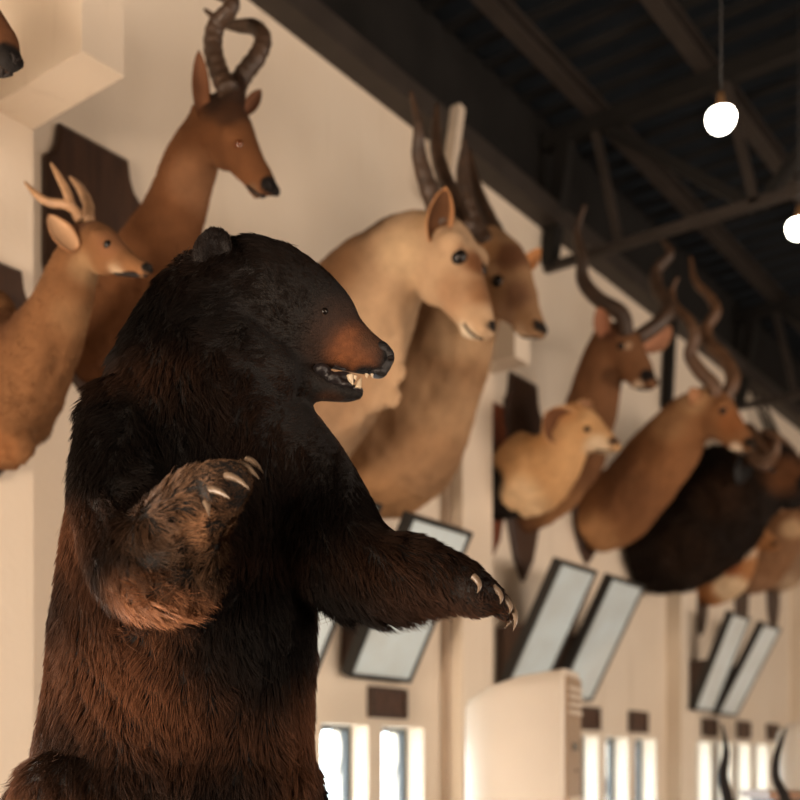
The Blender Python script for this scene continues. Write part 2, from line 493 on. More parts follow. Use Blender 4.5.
def mount(name, label, y0, base_px, neck, head, color, blobs=(), horns=(), ears=(), eye=None, eye_r=0.018, nostril=None,
          mouth=None, board=None, board_mat=None, xw=0.0, horn_mat=None, voxel=0.012, eye_mat=None, extra=(), ridges=14, lat=0.85,
          mouth_r=0.0065, sides=12, block=None, tone=1.0):
    """every node: (px, py, radius px[, lateral ratio, y offset]); the mount stands square to the wall on plane y = y0"""
    color = tuple(c * tone for c in color)
    basep = PY(base_px[0], base_px[1], y0); basep.x = xw
    root = empty(name, basep)
    tag(root, label, 'animal head', 'mounted heads on the cream wall')
    def nd(n, dl):
        px, py, r = n[:3]; k = n[3] if len(n) > 3 else dl; dy = n[4] if len(n) > 4 else 0.0
        p = PY(px, py, y0 + dy)
        if p.x < xw + 0.01: p.x = xw + 0.01
        s = (p - CAM).dot(FW) / F
        return (p, r * s, r * s * k, Vector((0, 1, 0)))
    E = chain_ells([nd(n, lat) for n in neck]) + chain_ells([nd(n, 0.75) for n in head])
    if eye:                                      # brow, jaw, blunt muzzle with a chin
        h = [nd(n, 0.75) for n in head]
        tdir = (h[-1][0] - h[-3][0]).normalized(); dn = Vector((tdir.z, 0, -tdir.x)); rt = h[-1][1]
        if dn.z > 0: dn = -dn
        ep = PY(eye[0], eye[1], y0)
        for sg in (-1, 1):
            E.append((np.array(ep + Vector((0, sg * h[1][2] * .72, 0)) - dn * eye_r * .7), np.diag([eye_r * 1.7] * 3)))
            E.append((np.array(h[-1][0] + tdir * rt * .25 - dn * rt * .15 + Vector((0, sg * rt * .45, 0))), np.diag([rt * .62] * 3)))
        jw = h[1][0] * .55 + h[2][0] * .45 + dn * h[1][1] * .52
        E.append((np.array(jw), np.diag([h[1][1] * .52, h[1][2] * .72, h[1][1] * .45])))
        ch = h[-1][0] - tdir * rt * .55 + dn * rt * .85
        E.append((np.array(ch), np.diag([rt * .75, rt * .55, rt * .5])))
        E.append((np.array(h[-2][0] + dn * h[-2][1] * .4), np.diag([h[-2][1] * .8, h[-2][2] * .8, h[-2][1] * .7])))
    for n in extra:
        p, ra, rb, l = nd(n, 0.8); E.append((np.array(p), np.diag([ra, rb, ra])))
    E_R = len(E)
    me = remesh_blobs(E, voxel, 7, 'head_and_neck')
    vn = [v.normal.copy() for v in me.vertices]
    hp = PY(head[1][0], head[1][1], y0)
    for v, nn in zip(me.vertices, vn):          # folds and muscle relief of the neck, fading out on the face
        q = Vector((v.co.x * 1.0, v.co.y * 1.5, v.co.z * .8)) * 7
        amp = min(1.0, max(.15, ((v.co - hp).length - .12) * 4))
        v.co += nn * amp * (.016 * mnoise.noise(q) + .006 * mnoise.noise(q * 2.7))
    for v in me.vertices:                       # the cape ends flat on the board
        if v.co.x < xw + 0.035: v.co.x = xw + 0.035
    # coat colour
    B = []
    for b in blobs:
        px, py, rp, col = b[:4]; c = PY(px, py, y0); s = (c - CAM).dot(FW) / F
        B.append((c, rp * s, tuple(v * tone for v in col)) + tuple(b[4:]))
    paint(me, color, B, (0, 1, 0))
    body = adopt(link('head_and_neck', me, M_COAT), root)
    bvh = BVHTree.FromPolygons([v.co.copy() for v in me.vertices], [list(p.vertices) for p in me.polygons])
    def hit(px, py):
        d = ray(px, py).normalized(); h = bvh.ray_cast(CAM, d)
        if h[0] is None:
            near = bvh.find_nearest(PY(px, py, y0)); return near[0], near[1]
        return h[0], h[1]
    if eye:
        p, n = hit(*eye)
        for q in ((p, n), (Vector((p.x, 2 * y0 - p.y, p.z)), Vector((n.x, -n.y, n.z)))):
            o = adopt(link('eye', ball_mesh(eye_r, 'eye'), eye_mat or M_EYE), root)
            o.location = q[0] - q[1] * (eye_r * 0.35)
    if nostril:
        k = head[-1][2] * .38
        pts = [hit(nostril[0] + a * k, nostril[1] + b * k)[0] for a, b in ((-.6, -1), (0, -.2), (-.1, .9))]
        for sg in (1, -1):
            pp = [Vector((p.x, y0 + sg * (p.y - y0), p.z)) for p in pts]
            adopt(link('nostril', tube_mesh(pp, [eye_r * .22, eye_r * .34, eye_r * .15], 8, n=4), M_DARK), root)
    if mouth:
        pts = [hit(*m)[0] for m in mouth]
        ctr = [pts[0] - Vector((0, 0, 0))] + pts[1:]
        for sgn in (1, -1):
            pp = [Vector((p.x, y0 + sgn * (p.y - y0), p.z)) for p in pts]
            adopt(link('mouth_line', tube_mesh(pp, [mouth_r] * len(pp), 6, n=4), M_DARK), root)
    for h in horns:
        pts = [PY(n[0], n[1], y0 + (n[3] if len(n) > 3 else 0)) for n in h]
        rr = [n[2] * (p - CAM).dot(FW) / F for n, p in zip(h, pts)]
        adopt(link('horn', tube_mesh(pts, rr, sides, ridges, 0.06, n=10), horn_mat or M_HORN), root)
    for e in ears:
        b, t, od, w, inner = e[:5]
        pb = PY(b[0], b[1], y0 + b[2]); pt = PY(t[0], t[1], y0 + t[2])
        s = (pb - CAM).dot(FW) / F
        adopt(link('ear', leaf_ear(pb, pt, od, w * s, inner, e[5] if len(e) > 5 else color), M_COAT), root)
    if block:                                    # dark block added as the shade in the hollow between cape and board
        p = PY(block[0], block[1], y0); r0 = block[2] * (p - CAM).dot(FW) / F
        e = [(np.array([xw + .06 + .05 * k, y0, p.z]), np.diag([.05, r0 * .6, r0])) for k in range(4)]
        adopt(link('shade_block', remesh_blobs(e, .015, 3, 'shade_block'), M_DARK), root)
    if board:
        zt, zb = board[0], board[1]
        yb = board[3] if len(board) > 3 else y0
        adopt(link('plaque', shield_mesh(yb, (zt + zb) / 2, board[2], zt - zb, xw), board_mat or M_DWOOD), root)
    MOUNTS.append((root, body, PY(head[-1][0], head[-1][1], y0), E_R))
    return root
MOUNTS = []

def zat(px, py, x=0.0):         # height of a pixel on a plane parallel to the wall
    return PX(px, py, x).z
TOCAM = -FW

# --- hartebeest -----------------------------------------------------------
HB = (0.20, 0.082, 0.032)
mount('hartebeest_head', 'brown antelope head with thick curled ringed horns on a large dark plaque', 2.59, (92, 330),
      neck=[(85, 330, 62), (120, 315, 62), (152, 262, 44), (176, 205, 34), (195, 155, 29), (208, 132, 25)],
      head=[(206, 120, 25), (226, 132, 29), (244, 157, 21), (260, 178, 15.5), (268, 188, 13)],
      color=HB, blobs=[(234, 98, 28, (0.04, 0.02, 0.012), .7), (240, 120, 14, (0.09, 0.04, 0.02), .9), (274, 186, 10, (0.012, .01, .009), .6), (256, 196, 9, (0.20, 0.11, .06), .6), (205, 185, 24, (0.34, 0.165, 0.08), 1)],
      horns=[[(229, 92, 11, -.04), (219, 72, 10, -.05), (213, 48, 9.5, -.06), (216, 26, 9, -.06), (229, 11, 8, -.05), (232, 0, 7, -.04), (215, -7, 5, -.03), (196, -10, 2, -.02)],
             [(234, 90, 10, .05), (244, 74, 9.5, .07), (258, 55, 9, .1), (263, 38, 8.5, .12), (254, 27, 7.5, .13), (238, 26, 6, .13), (222, 22, 4, .12), (205, 10, 2, .1)]],
      ears=[((203, 118, -.06), (199, 50, -.14), TOCAM + RT * .4, 9, (.16, .07, .035)), ((246, 112, .08), (261, 89, .16), RT * .4 + TOCAM, 7, (.2, .09, .05))],
      eye=(238, 144), eye_mat=M_EYEB, eye_r=0.016, extra=[(228, 106, 19), (233, 95, 15), (237, 86, 11)], nostril=(270, 186), mouth=[(247, 186), (256, 193), (266, 196)],
      board=(zat(92, 145), zat(92, 410), 0.43), ridges=16, tone=.64)

# --- small deer on the pilaster -------------------------------------------
DR = (0.225, 0.105, 0.043)
mount('deer_head', 'tan deer head with three-pronged pale antlers mounted on the pilaster', 2.11, (-15, 390),
      neck=[(-30, 395, 75), (0, 385, 70), (32, 362, 47), (58, 315, 35), (72, 275, 28), (82, 250, 23)],
      head=[(78, 246, 22), (98, 247, 24), (118, 258, 17), (135, 266, 11), (147, 270, 8.5)],
      color=DR, blobs=[(118, 283, 14, (.5, .36, .23), .9), (80, 320, 18, (.28, .145, .065), 1), (30, 330, 30, (.16, .07, .03), 1.2), (92, 272, 14, (.32, .19, .095), 1), (151, 268, 6.5, (.012, .01, .008), .6), (92, 226, 13, (.15, .07, .035), .8), (120, 245, 16, (.24, .11, .05), .9), (18, 450, 14, (.3, .13, .05), .7)],
      horns=[[(80, 220, 5, -.03), (70, 206, 5, -.05), (48, 202, 4.3, -.09), (36, 194, 3.5, -.11), (25, 182, 1.4, -.12)],
             [(72, 208, 4.5, -.05), (66, 190, 4.5, -.06), (58, 175, 3.5, -.07), (51, 163, 1.4, -.08)],
             [(89, 220, 5, .04), (88, 204, 5.5, .05), (80, 188, 4.2, .07), (70, 177, 1.5, .09)]],
      horn_mat=M_ANTLER, ears=[((75, 248, -.07), (48, 214, -.12), TOCAM + RT * .3, 12, (.42, .26, .15), (.26, .12, .055)), ((88, 228, .06), (84, 206, .15), TOCAM, 9, (.42, .26, .15), (.26, .12, .055))],
      eye=(107, 244), eye_r=0.014, nostril=(150, 267), mouth=[(117, 274), (132, 273), (146, 275)], extra=[(10, 440, 30), (22, 448, 18), (-5, 315, 22)],
      board=(zat(-15, 260, .12), zat(-15, 480, .12), 0.27, 2.10), xw=0.12, ridges=5, tone=.68)

# --- a head high on the wall, only its muzzle in view -----------------------
mount('dark_antelope_head', 'dark brown antelope head above the corbel, black wet-looking nose', 1.55, (-230, 80),
      neck=[(-230, 120, 60), (-190, 95, 55), (-140, 50, 42), (-95, 10, 34)],
      head=[(-90, -8, 34), (-55, 2, 36), (-22, 26, 29), (0, 48, 21), (9, 60, 15)],
      color=(.13, .055, .025), blobs=[(14, 62, 17, (.012, .01, .009), .5), (-4, 68, 6, (.22, .10, .05), .6), (-8, 82, 12, (.015, .012, .01), .6)],
      horns=[[(-75, -30, 9, -.04), (-90, -70, 8, -.06), (-110, -110, 3, -.08)], [(-72, -30, 9, .05), (-80, -70, 8, .08), (-95, -110, 3, .1)]],
      ears=[((-95, -10, -.07), (-120, -40, -.16), TOCAM, 12, (.2, .1, .05)), ((-80, -15, .07), (-85, -50, .16), TOCAM, 12, (.2, .1, .05))],
      eye=(-50, 0), nostril=(14, 58), mouth=[(-14, 72), (0, 75), (12, 73)], board=(zat(-200, 0), zat(-200, 200), .36))

# --- eland pair -------------------------------------------------------------
EL = (0.54, 0.36, 0.215)
mount('eland_head', 'pale cream antelope head with dewlap and dark twisted horns beside the bear', 3.50, (258, 390),
      neck=[(262, 400, 96), (300, 380, 92), (340, 338, 76), (375, 285, 56), (405, 255, 42), (425, 245, 34)],
      head=[(418, 243, 33), (442, 258, 38), (462, 292, 28), (477, 318, 19), (485, 329, 13)],
      color=EL, blobs=[(345, 240, 44, (.15, .075, .038), 1.1), (385, 218, 28, (.13, .065, .032), .9), (360, 285, 42, (.25, .13, .062), 1.2), (310, 330, 50, (.34, .19, .095), 1.2), (484, 262, 16, (.20, .085, .035), .9), (486, 292, 16, (.30, .15, .07), 1), (462, 300, 20, (.42, .25, .14), 1.1),
                       (496, 326, 6.5, (.015, .012, .01), .6), (466, 342, 14, (.78, .64, .46), .7), (340, 395, 50, (.36, .22, .125), 1.2), (420, 262, 22, (.6, .42, .25), 1), (440, 225, 15, (.55, .36, .2), 1)],
      extra=[(385, 340, 24, .6), (380, 362, 26, .6), (376, 385, 27, .6), (345, 398, 36, .7), (394, 398, 11, .4), (396, 375, 11, .4), (395, 350, 11, .4)],
      horns=[[(445, 225, 10, -.06), (434, 202, 10, -.09), (426, 180, 9, -.12), (419, 155, 7.5, -.15), (418, 127, 5, -.18), (411, 92, 2, -.2)],
             [(466, 232, 10, .05), (456, 206, 9.5, .07), (447, 185, 8.5, .1), (440, 165, 7.5, .13), (436, 140, 6, .16), (437, 104, 2, .2)]],
      ears=[((436, 243, -.10), (446, 187, -.16), TOCAM + RT * .55, 15, (.10, .045, .02), (.62, .30, .13))],
      eye=(459, 257), eye_r=0.033, nostril=(493, 326), mouth=[(464, 324), (472, 334), (483, 342)],
      board=(zat(258, 300), zat(258, 500), .5), ridges=7, voxel=0.013, tone=.80)
mount('eland_head', 'tan antelope head with orange ear on a red plaque, overlapped by the paler one', 4.30, (372, 440),
      neck=[(368, 442, 84), (395, 425, 82), (425, 375, 66), (448, 322, 56), (470, 285, 42), (484, 262, 34)],
      head=[(478, 256, 32), (498, 272, 33), (514, 298, 25), (528, 320, 16), (535, 330, 12)],
      color=(.36, .205, .105), blobs=[(518, 262, 15, (.17, .075, .035), .9), (512, 318, 12, (.33, .2, .12), 1), (524, 300, 13, (.25, .13, .07), .9), (543, 328, 5.5, (.015, .012, .01), .6), (520, 342, 13, (.62, .42, .26), .8), (497, 262, 13, (.52, .28, .13), 1),
                                      (470, 345, 22, (.56, .36, .2), 1), (400, 505, 24, (.52, .29, .14), 1), (425, 330, 44, (.24, .125, .06), 1.1), (455, 410, 26, (.46, .28, .15), 1)],
      horns=[[(487, 245, 9, -.07), (474, 222, 9, -.1), (466, 200, 9, -.13), (463, 170, 7, -.15), (465, 140, 2.5, -.17)],
             [(510, 255, 9, .05), (497, 236, 9, .06), (485, 212, 8, .07), (475, 184, 6, .08), (469, 150, 2.5, .1)]],
      ears=[((522, 272, .08), (541, 248, .24), TOCAM + RT * .3, 8, (.55, .25, .10), (.66, .33, .14))],
      eye=(497, 281), eye_r=0.030, nostril=(537, 325), mouth=[(508, 334), (522, 340), (538, 343)],
      board=(zat(372, 330), zat(372, 515), .30, 4.22), board_mat=M_RWOOD, ridges=7, voxel=0.014, tone=.85)

# --- small golden antelope ---------------------------------------------------
SA = (.56, .325, .15)
mount('small_antelope_head', 'small golden hornless antelope head on a red pointed plaque', 5.36, (489, 480),
      neck=[(509, 466, 36, .6), (530, 477, 41, .65), (550, 464, 34, .75), (564, 447, 27), (573, 434, 22)],
      head=[(568, 426, 24), (582, 430, 22), (597, 438, 15), (609, 444, 10), (614, 446, 8)],
      color=SA, blobs=[(500, 490, 20, (.012, .009, .008), .35), (575, 412, 14, (.5, .25, .10), 1), (545, 440, 18, (.5, .27, .11), 1), (600, 452, 14, (.74, .58, .40), .8), (616, 442, 5, (.1, .05, .03), .6), (530, 505, 22, (.7, .5, .3), 1)],  # black blob paints the shade of the hollow behind the cape
      ears=[((571, 434, -.09), (545, 412, -.20), TOCAM, 21, (.15, .065, .03), (.6, .33, .15)), ((580, 412, .08), (592, 402, .2), TOCAM, 10, (.3, .15, .08), (.6, .33, .15))],
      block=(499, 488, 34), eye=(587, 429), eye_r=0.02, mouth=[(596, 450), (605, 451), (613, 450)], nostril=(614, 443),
      board=(zat(489, 402), zat(489, 557), .28, 5.365), board_mat=M_RWOOD, voxel=0.014)

# --- kudu pair ----------------------------------------------------------------
K1 = (.17, .078, .035)
mount('kudu_head', 'dark brown antelope head with tall spiral horns and pink upright ears', 5.72, (522, 485),
      neck=[(520, 488, 46, .6), (548, 478, 44, .6), (575, 445, 36, .75), (592, 405, 28), (600, 372, 24), (606, 352, 22)],
      head=[(603, 343, 22), (619, 350, 24), (633, 365, 18), (643, 377, 13), (648, 382, 10)],
      color=K1, blobs=[(634, 350, 4, (.42, .27, .17), .8), (650, 378, 7, (.012, .01, .009), .6), (640, 390, 7, (.66, .5, .36), .6), (617, 380, 9, (.10, .045, .02), .7), (620, 333, 13, (.12, .055, .03), .9), (560, 505, 26, (.36, .18, .08), 1)],
      horns=[[(627, 336, 8, -.05), (621, 314, 8, -.09), (598, 299, 7.5, -.14), (583, 280, 7, -.17), (582, 257, 5.5, -.19), (577, 232, 4, -.2), (585, 205, 2, -.2)],
             [(638, 338, 8, .05), (660, 322, 8, .12), (668, 308, 7.5, .17), (657, 287, 7, .2), (657, 270, 6, .22), (670, 254, 4.5, .24), (662, 240, 2, .25)]],
      ears=[((606, 337, -.10), (598, 307, -.22), TOCAM + RT * .2, 10, (.36, .16, .09), K1), ((646, 348, .12), (672, 327, .30), TOCAM + RT * .2, 12, (.42, .20, .115), (.34, .17, .09))],
      eye=(621, 346), eye_r=0.022, nostril=(651, 378), mouth=[(630, 388), (640, 388), (649, 387)],
      board=(zat(522, 380), zat(522, 582), .41), ridges=0, voxel=0.014)
K2 = (.235, .105, .043)
mount('kudu_head', 'lighter brown antelope head with long spiral horns, above a slanted picture', 6.54, (590, 520),
      neck=[(598, 520, 35), (617, 508, 39), (642, 481, 37), (668, 447, 34), (688, 421, 27), (700, 411, 23)],
      head=[(696, 410, 23), (712, 413, 23), (727, 427, 17), (741, 440, 12), (748, 446, 9)],
      color=K2, blobs=[(700, 402, 16, (.48, .28, .14), 1), (736, 453, 8, (.74, .58, .42), .6), (752, 444, 6, (.02, .015, .01), .6), (735, 425, 12, (.26, .10, .035), .9), (600, 545, 26, (.42, .22, .1), 1), (712, 448, 8, (.1, .05, .03), .8), (640, 500, 26, (.17, .075, .032), 1), (680, 430, 18, (.32, .165, .075), 1), (628, 470, 20, (.16, .07, .03), 1)],
      horns=[[(714, 396, 7, -.05), (714, 386, 7, -.07), (699, 370, 7, -.11), (690, 354, 6.5, -.14), (695, 336, 6, -.16), (688, 320, 5, -.18), (675, 306, 4, -.2), (672, 291, 3, -.2), (678, 277, 1.5, -.2)],
             [(722, 402, 7.5, .05), (733, 380, 7.5, .09), (724, 359, 7, .13), (708, 343, 7, .16), (707, 327, 6, .18), (716, 311, 5.5, .2), (709, 296, 4.5, .22), (695, 281, 3.5, .22), (690, 256, 1.5, .22)]],
      ears=[((700, 404, -.10), (690, 388, -.2), TOCAM, 8, (.4, .2, .1)), ((716, 402, .1), (729, 393, .25), TOCAM, 8, (.4, .2, .1))],
      eye=(723, 411), eye_r=0.024, nostril=(750, 443), mouth=[(724, 448), (736, 452), (747, 451)],
      board=(zat(588, 440), zat(588, 566), .40, 6.54), ridges=0, voxel=0.015, horn_mat=M_HORNB)

# --- buffalo -------------------------------------------------------------------
BF = (.012, .008, .006)
mount('buffalo_head', 'shaggy black buffalo head with heavy brown horns and drooping ear', 7.40, (640, 530),
      neck=[(640, 532, 52), (668, 528, 66), (705, 510, 64), (738, 488, 50), (758, 478, 42)],
      head=[(750, 474, 40), (768, 476, 36), (785, 482, 27), (799, 486, 22), (806, 488, 18)],
      color=BF, blobs=[(700, 560, 26, (.03, .015, .008), 1), (735, 505, 24, (.035, .017, .009), 1), (790, 478, 18, (.11, .045, .018), 1), (765, 455, 16, (.09, .038, .016), 1), (812, 486, 10, (.01, .01, .01), .5)],
      horns=[[(752, 440, 10, -.03), (745, 436, 13, -.12), (752, 446, 11, -.26), (764, 462, 9, -.38), (775, 452, 5, -.46), (778, 436, 2, -.48)],
             [(756, 440, 10, .03), (770, 444, 13, .12), (786, 455, 10, .26), (796, 468, 8, .36), (804, 458, 4, .42), (806, 445, 2, .44)]],
      ears=[((748, 455, -.22), (738, 484, -.42), TOCAM, 9, (.05, .05, .05), (.03, .028, .026)), ((775, 458, .22), (800, 470, .42), TOCAM, 9, (.05, .05, .05), (.03, .028, .026))],
      eye=(772, 470), eye_r=0.025, nostril=(808, 482), mouth=[(785, 500), (797, 503), (808, 502)],
      board=(zat(640, 470), zat(640, 580), .42, 7.42), board_mat=M_RWOOD, ridges=0, horn_mat=M_HORNB, voxel=0.018, sides=14)

BUFFALO = bpy.data.objects['buffalo_head']
# --- gemsbok: long straight horns seen above the buffalo --------------------------
mount('gemsbok_head', 'greyish antelope head with long straight dark horns beyond the buffalo', 9.75, (752, 500),
      neck=[(750, 505, 24), (762, 500, 26), (775, 485, 20), (783, 472, 15)],
      head=[(782, 466, 13), (790, 468, 13), (799, 476, 9), (805, 482, 6)],
      color=(.30, .17, .10), blobs=[(799, 472, 6, (.03, .02, .015), .8)],
      horns=[[(782, 460, 3.4, -.05), (770, 436, 3.0, -.07), (760, 412, 2.4, -.09), (750, 388, 1.2, -.1)], [(787, 460, 3.4, .05), (778, 438, 3.0, .09), (768, 414, 2.4, .12), (757, 390, 1.2, .14)]],
      ears=[((780, 464, -.08), (772, 458, -.2), TOCAM, 4, (.5, .4, .3)), ((788, 462, .08), (797, 457, .2), TOCAM, 4, (.5, .4, .3))],
      horn_mat=M_DARK, eye=(791, 466), eye_r=.02, nostril=(806, 480), board=(zat(752, 470), zat(752, 535), .34), voxel=0.018)

# --- three small heads under the buffalo --------------------------------------------
mount('gazelle_head', 'small orange-brown gazelle head with white throat under the buffalo', 8.50, (700, 580),
      neck=[(699, 578, 24), (713, 576, 30), (730, 562, 28), (742, 548, 18), (748, 538, 14)],
      head=[(744, 534, 13), (753, 534, 13), (765, 540, 9), (774, 546, 6)],
      color=(.42, .19, .075), blobs=[(735, 590, 14, (.70, .52, .33), .8), (712, 560, 12, (.62, .42, .24), .9), (748, 552, 9, (.70, .55, .4), .7), (738, 570, 9, (.30, .10, .035), .9), (776, 545, 3, (.02, .015, .01), .6)],
      horns=[[(751, 526, 3.5, -.03), (750, 512, 3, -.05), (756, 498, 1.2, -.07)], [(755, 526, 3.5, .03), (757, 512, 3, .05), (763, 500, 1.2, .07)]],
      ears=[((743, 552, -.07), (756, 522, -.16), TOCAM, 8, (.12, .08, .05), (.70, .55, .40)), ((758, 528, .07), (766, 516, .18), TOCAM, 6, (.25, .16, .1), (.66, .5, .36))],
      eye=(757, 533), eye_r=.016, nostril=(774, 544), board=(zat(700, 560), zat(700, 636), .26), voxel=0.016)
mount('antelope_head', 'mid brown hornless antelope head beside the small gazelle', 9.42, (742, 575),
      neck=[(740, 572, 22), (756, 566, 28), (774, 546, 26), (786, 526, 18), (792, 514, 15)],
      head=[(789, 510, 14), (799, 513, 14), (810, 520, 9), (818, 525, 6)],
      color=(.27, .14, .07), blobs=[(765, 590, 12, (.36, .2, .11), 1), (795, 530, 9, (.55, .36, .2), .8)],
      ears=[((788, 512, -.08), (778, 498, -.2), TOCAM, 6, (.5, .3, .18)), ((798, 506, .08), (806, 494, .2), TOCAM, 6, (.5, .3, .18))],
      eye=(803, 511), eye_r=.02, nostril=(818, 523), board=(zat(742, 545), zat(742, 640), .30), voxel=0.018)
mount('antelope_head', 'greyish brown antelope head at the far pilaster', 10.25, (768, 580),
      neck=[(766, 575, 18), (780, 570, 22), (796, 556, 20), (806, 540, 15)],
      head=[(804, 534, 12), (814, 536, 12), (824, 542, 8)],
      color=(.33, .21, .13), blobs=[(790, 585, 10, (.5, .36, .24), 1)],
      ears=[((803, 535, -.08), (796, 524, -.2), TOCAM, 5, (.6, .42, .28)), ((812, 530, .08), (820, 520, .2), TOCAM, 5, (.6, .42, .28))],
      eye=(817, 535), eye_r=.02, board=(zat(768, 555), zat(768, 632), .30), voxel=0.018)

# ------------------------------------------------------------------ slanted display panels
M_PAPER = principled('pale_print_paper', (0.62, 0.64, 0.60), 0.5, noise=0.25, nscale=5, coat=0.0, col2=(0.45, 0.44, 0.38))
M_PGLASS = principled('picture_under_glass', (0.70, 0.84, 0.90), 0.12, noise=0.5, nscale=3.5, spec=0.8, coat=0.6, col2=(0.46, 0.46, 0.42))  # pale blue stands in for the sky reflected in the glass
M_PFRAME = principled('black_picture_frame', (0.018, 0.018, 0.017), 0.35, noise=0.2)
def panel(y0, y1, label, x0=0.06, xo=0.44, zb=2.03, zt=2.75):
    r = empty('slanted_picture', (x0, (y0 + y1) / 2, zb)); tag(r, label, 'picture', 'slanted pictures under the heads')
    d = Vector((xo - x0, 0, zt - zb)); L = d.length; t = d.normalized(); n = Vector((t.z, 0, -t.x)); W = (y1 - y0)
    def P(a, v, h): return Vector((x0, y0, zb)) + Vector((0, a, 0)) + t * v + n * h
    def slab(name, a0, a1, v0, v1, h0, h1, mat):
        bm = bmesh.new()
        v = [bm.verts.new(P(*c)) for c in ((a0,v0,h0),(a1,v0,h0),(a1,v1,h0),(a0,v1,h0),(a0,v0,h1),(a1,v0,h1),(a1,v1,h1),(a0,v1,h1))]
        for f in ((0,3,2,1),(4,5,6,7),(0,1,5,4),(1,2,6,5),(2,3,7,6),(3,0,4,7)): bm.faces.new([v[i] for i in f])
        bmesh.ops.recalc_face_normals(bm, faces=bm.faces)
        return adopt(link(name, bm_mesh(bm), mat), r)
    f = 0.022
    slab('backing', f, W - f, f, L - f, -0.012, 0.0, M_DWOOD)
    slab('picture', f, W - f, f, L - f, 0.0, 0.006, M_PGLASS)
    slab('frame_bar', 0, f, 0, L, -0.045, 0.014, M_PFRAME); slab('frame_bar', W - f, W, 0, L, -0.045, 0.014, M_PFRAME)
    slab('frame_bar', f, W - f, 0, f, -0.045, 0.014, M_PFRAME); slab('frame_bar', f, W - f, L - f, L, -0.045, 0.014, M_PFRAME)
    # triangular dark boards put in for the wedge of shade behind each picture
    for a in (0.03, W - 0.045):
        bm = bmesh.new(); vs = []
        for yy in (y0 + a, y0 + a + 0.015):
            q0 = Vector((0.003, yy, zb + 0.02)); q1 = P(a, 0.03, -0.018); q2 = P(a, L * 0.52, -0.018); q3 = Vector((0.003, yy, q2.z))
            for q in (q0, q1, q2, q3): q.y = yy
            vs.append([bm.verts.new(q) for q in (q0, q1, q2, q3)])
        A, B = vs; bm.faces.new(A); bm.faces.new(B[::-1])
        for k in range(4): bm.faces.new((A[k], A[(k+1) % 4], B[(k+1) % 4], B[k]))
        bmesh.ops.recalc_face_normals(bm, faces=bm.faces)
        adopt(link('shade_board', bm_mesh(bm), M_DWOOD), r)
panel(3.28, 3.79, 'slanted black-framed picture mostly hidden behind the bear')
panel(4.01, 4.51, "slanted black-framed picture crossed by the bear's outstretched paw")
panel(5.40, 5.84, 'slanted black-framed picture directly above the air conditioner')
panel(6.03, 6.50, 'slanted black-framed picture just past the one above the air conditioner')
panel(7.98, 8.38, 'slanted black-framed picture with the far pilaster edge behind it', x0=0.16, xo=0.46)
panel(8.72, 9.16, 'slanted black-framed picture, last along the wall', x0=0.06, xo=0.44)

M_RELIEF = principled('carved_brown_panel', (0.085, 0.036, 0.018), 0.5, noise=0.6, nscale=30, bump=0.6, bscale=40)
def small_plaque(y0, y1, label, z0=1.845, z1=2.0):
    r = empty('small_wall_plaque', (0, (y0 + y1) / 2, z0)); tag(r, label, 'wall plaque', 'small brown plaques above the windows')
    box_obj('panel', (0.002, y0 + .015, z0 + .015), (0.018, y1 - .015, z1 - .015), M_RELIEF, r)
    bm = bmesh.new(); f = .02
    bx(bm, (0.002, y0, z0), (0.03, y0 + f, z1)); bx(bm, (0.002, y1 - f, z0), (0.03, y1, z1))
    bx(bm, (0.002, y0 + f, z0), (0.03, y1 - f, z0 + f)); bx(bm, (0.002, y0 + f, z1 - f), (0.03, y1 - f, z1))
    adopt(link('frame', bm_mesh(bm), M_DWOOD), r)
small_plaque(4.24, 4.54, "small carved brown plaque under the picture crossed by the bear's paw")
small_plaque(6.42, 6.72, 'small brown plaque peeking out beside the air conditioner')
small_plaque(7.19, 7.48, 'small brown plaque above a window between two groups of pictures')
small_plaque(8.55, 8.85, 'small brown plaque under the picture by the far pilaster')
small_plaque(9.33, 9.63, 'small brown plaque right of the curved horn tip')
small_plaque(10.1, 10.4, 'small brown plaque beside the far air conditioner')

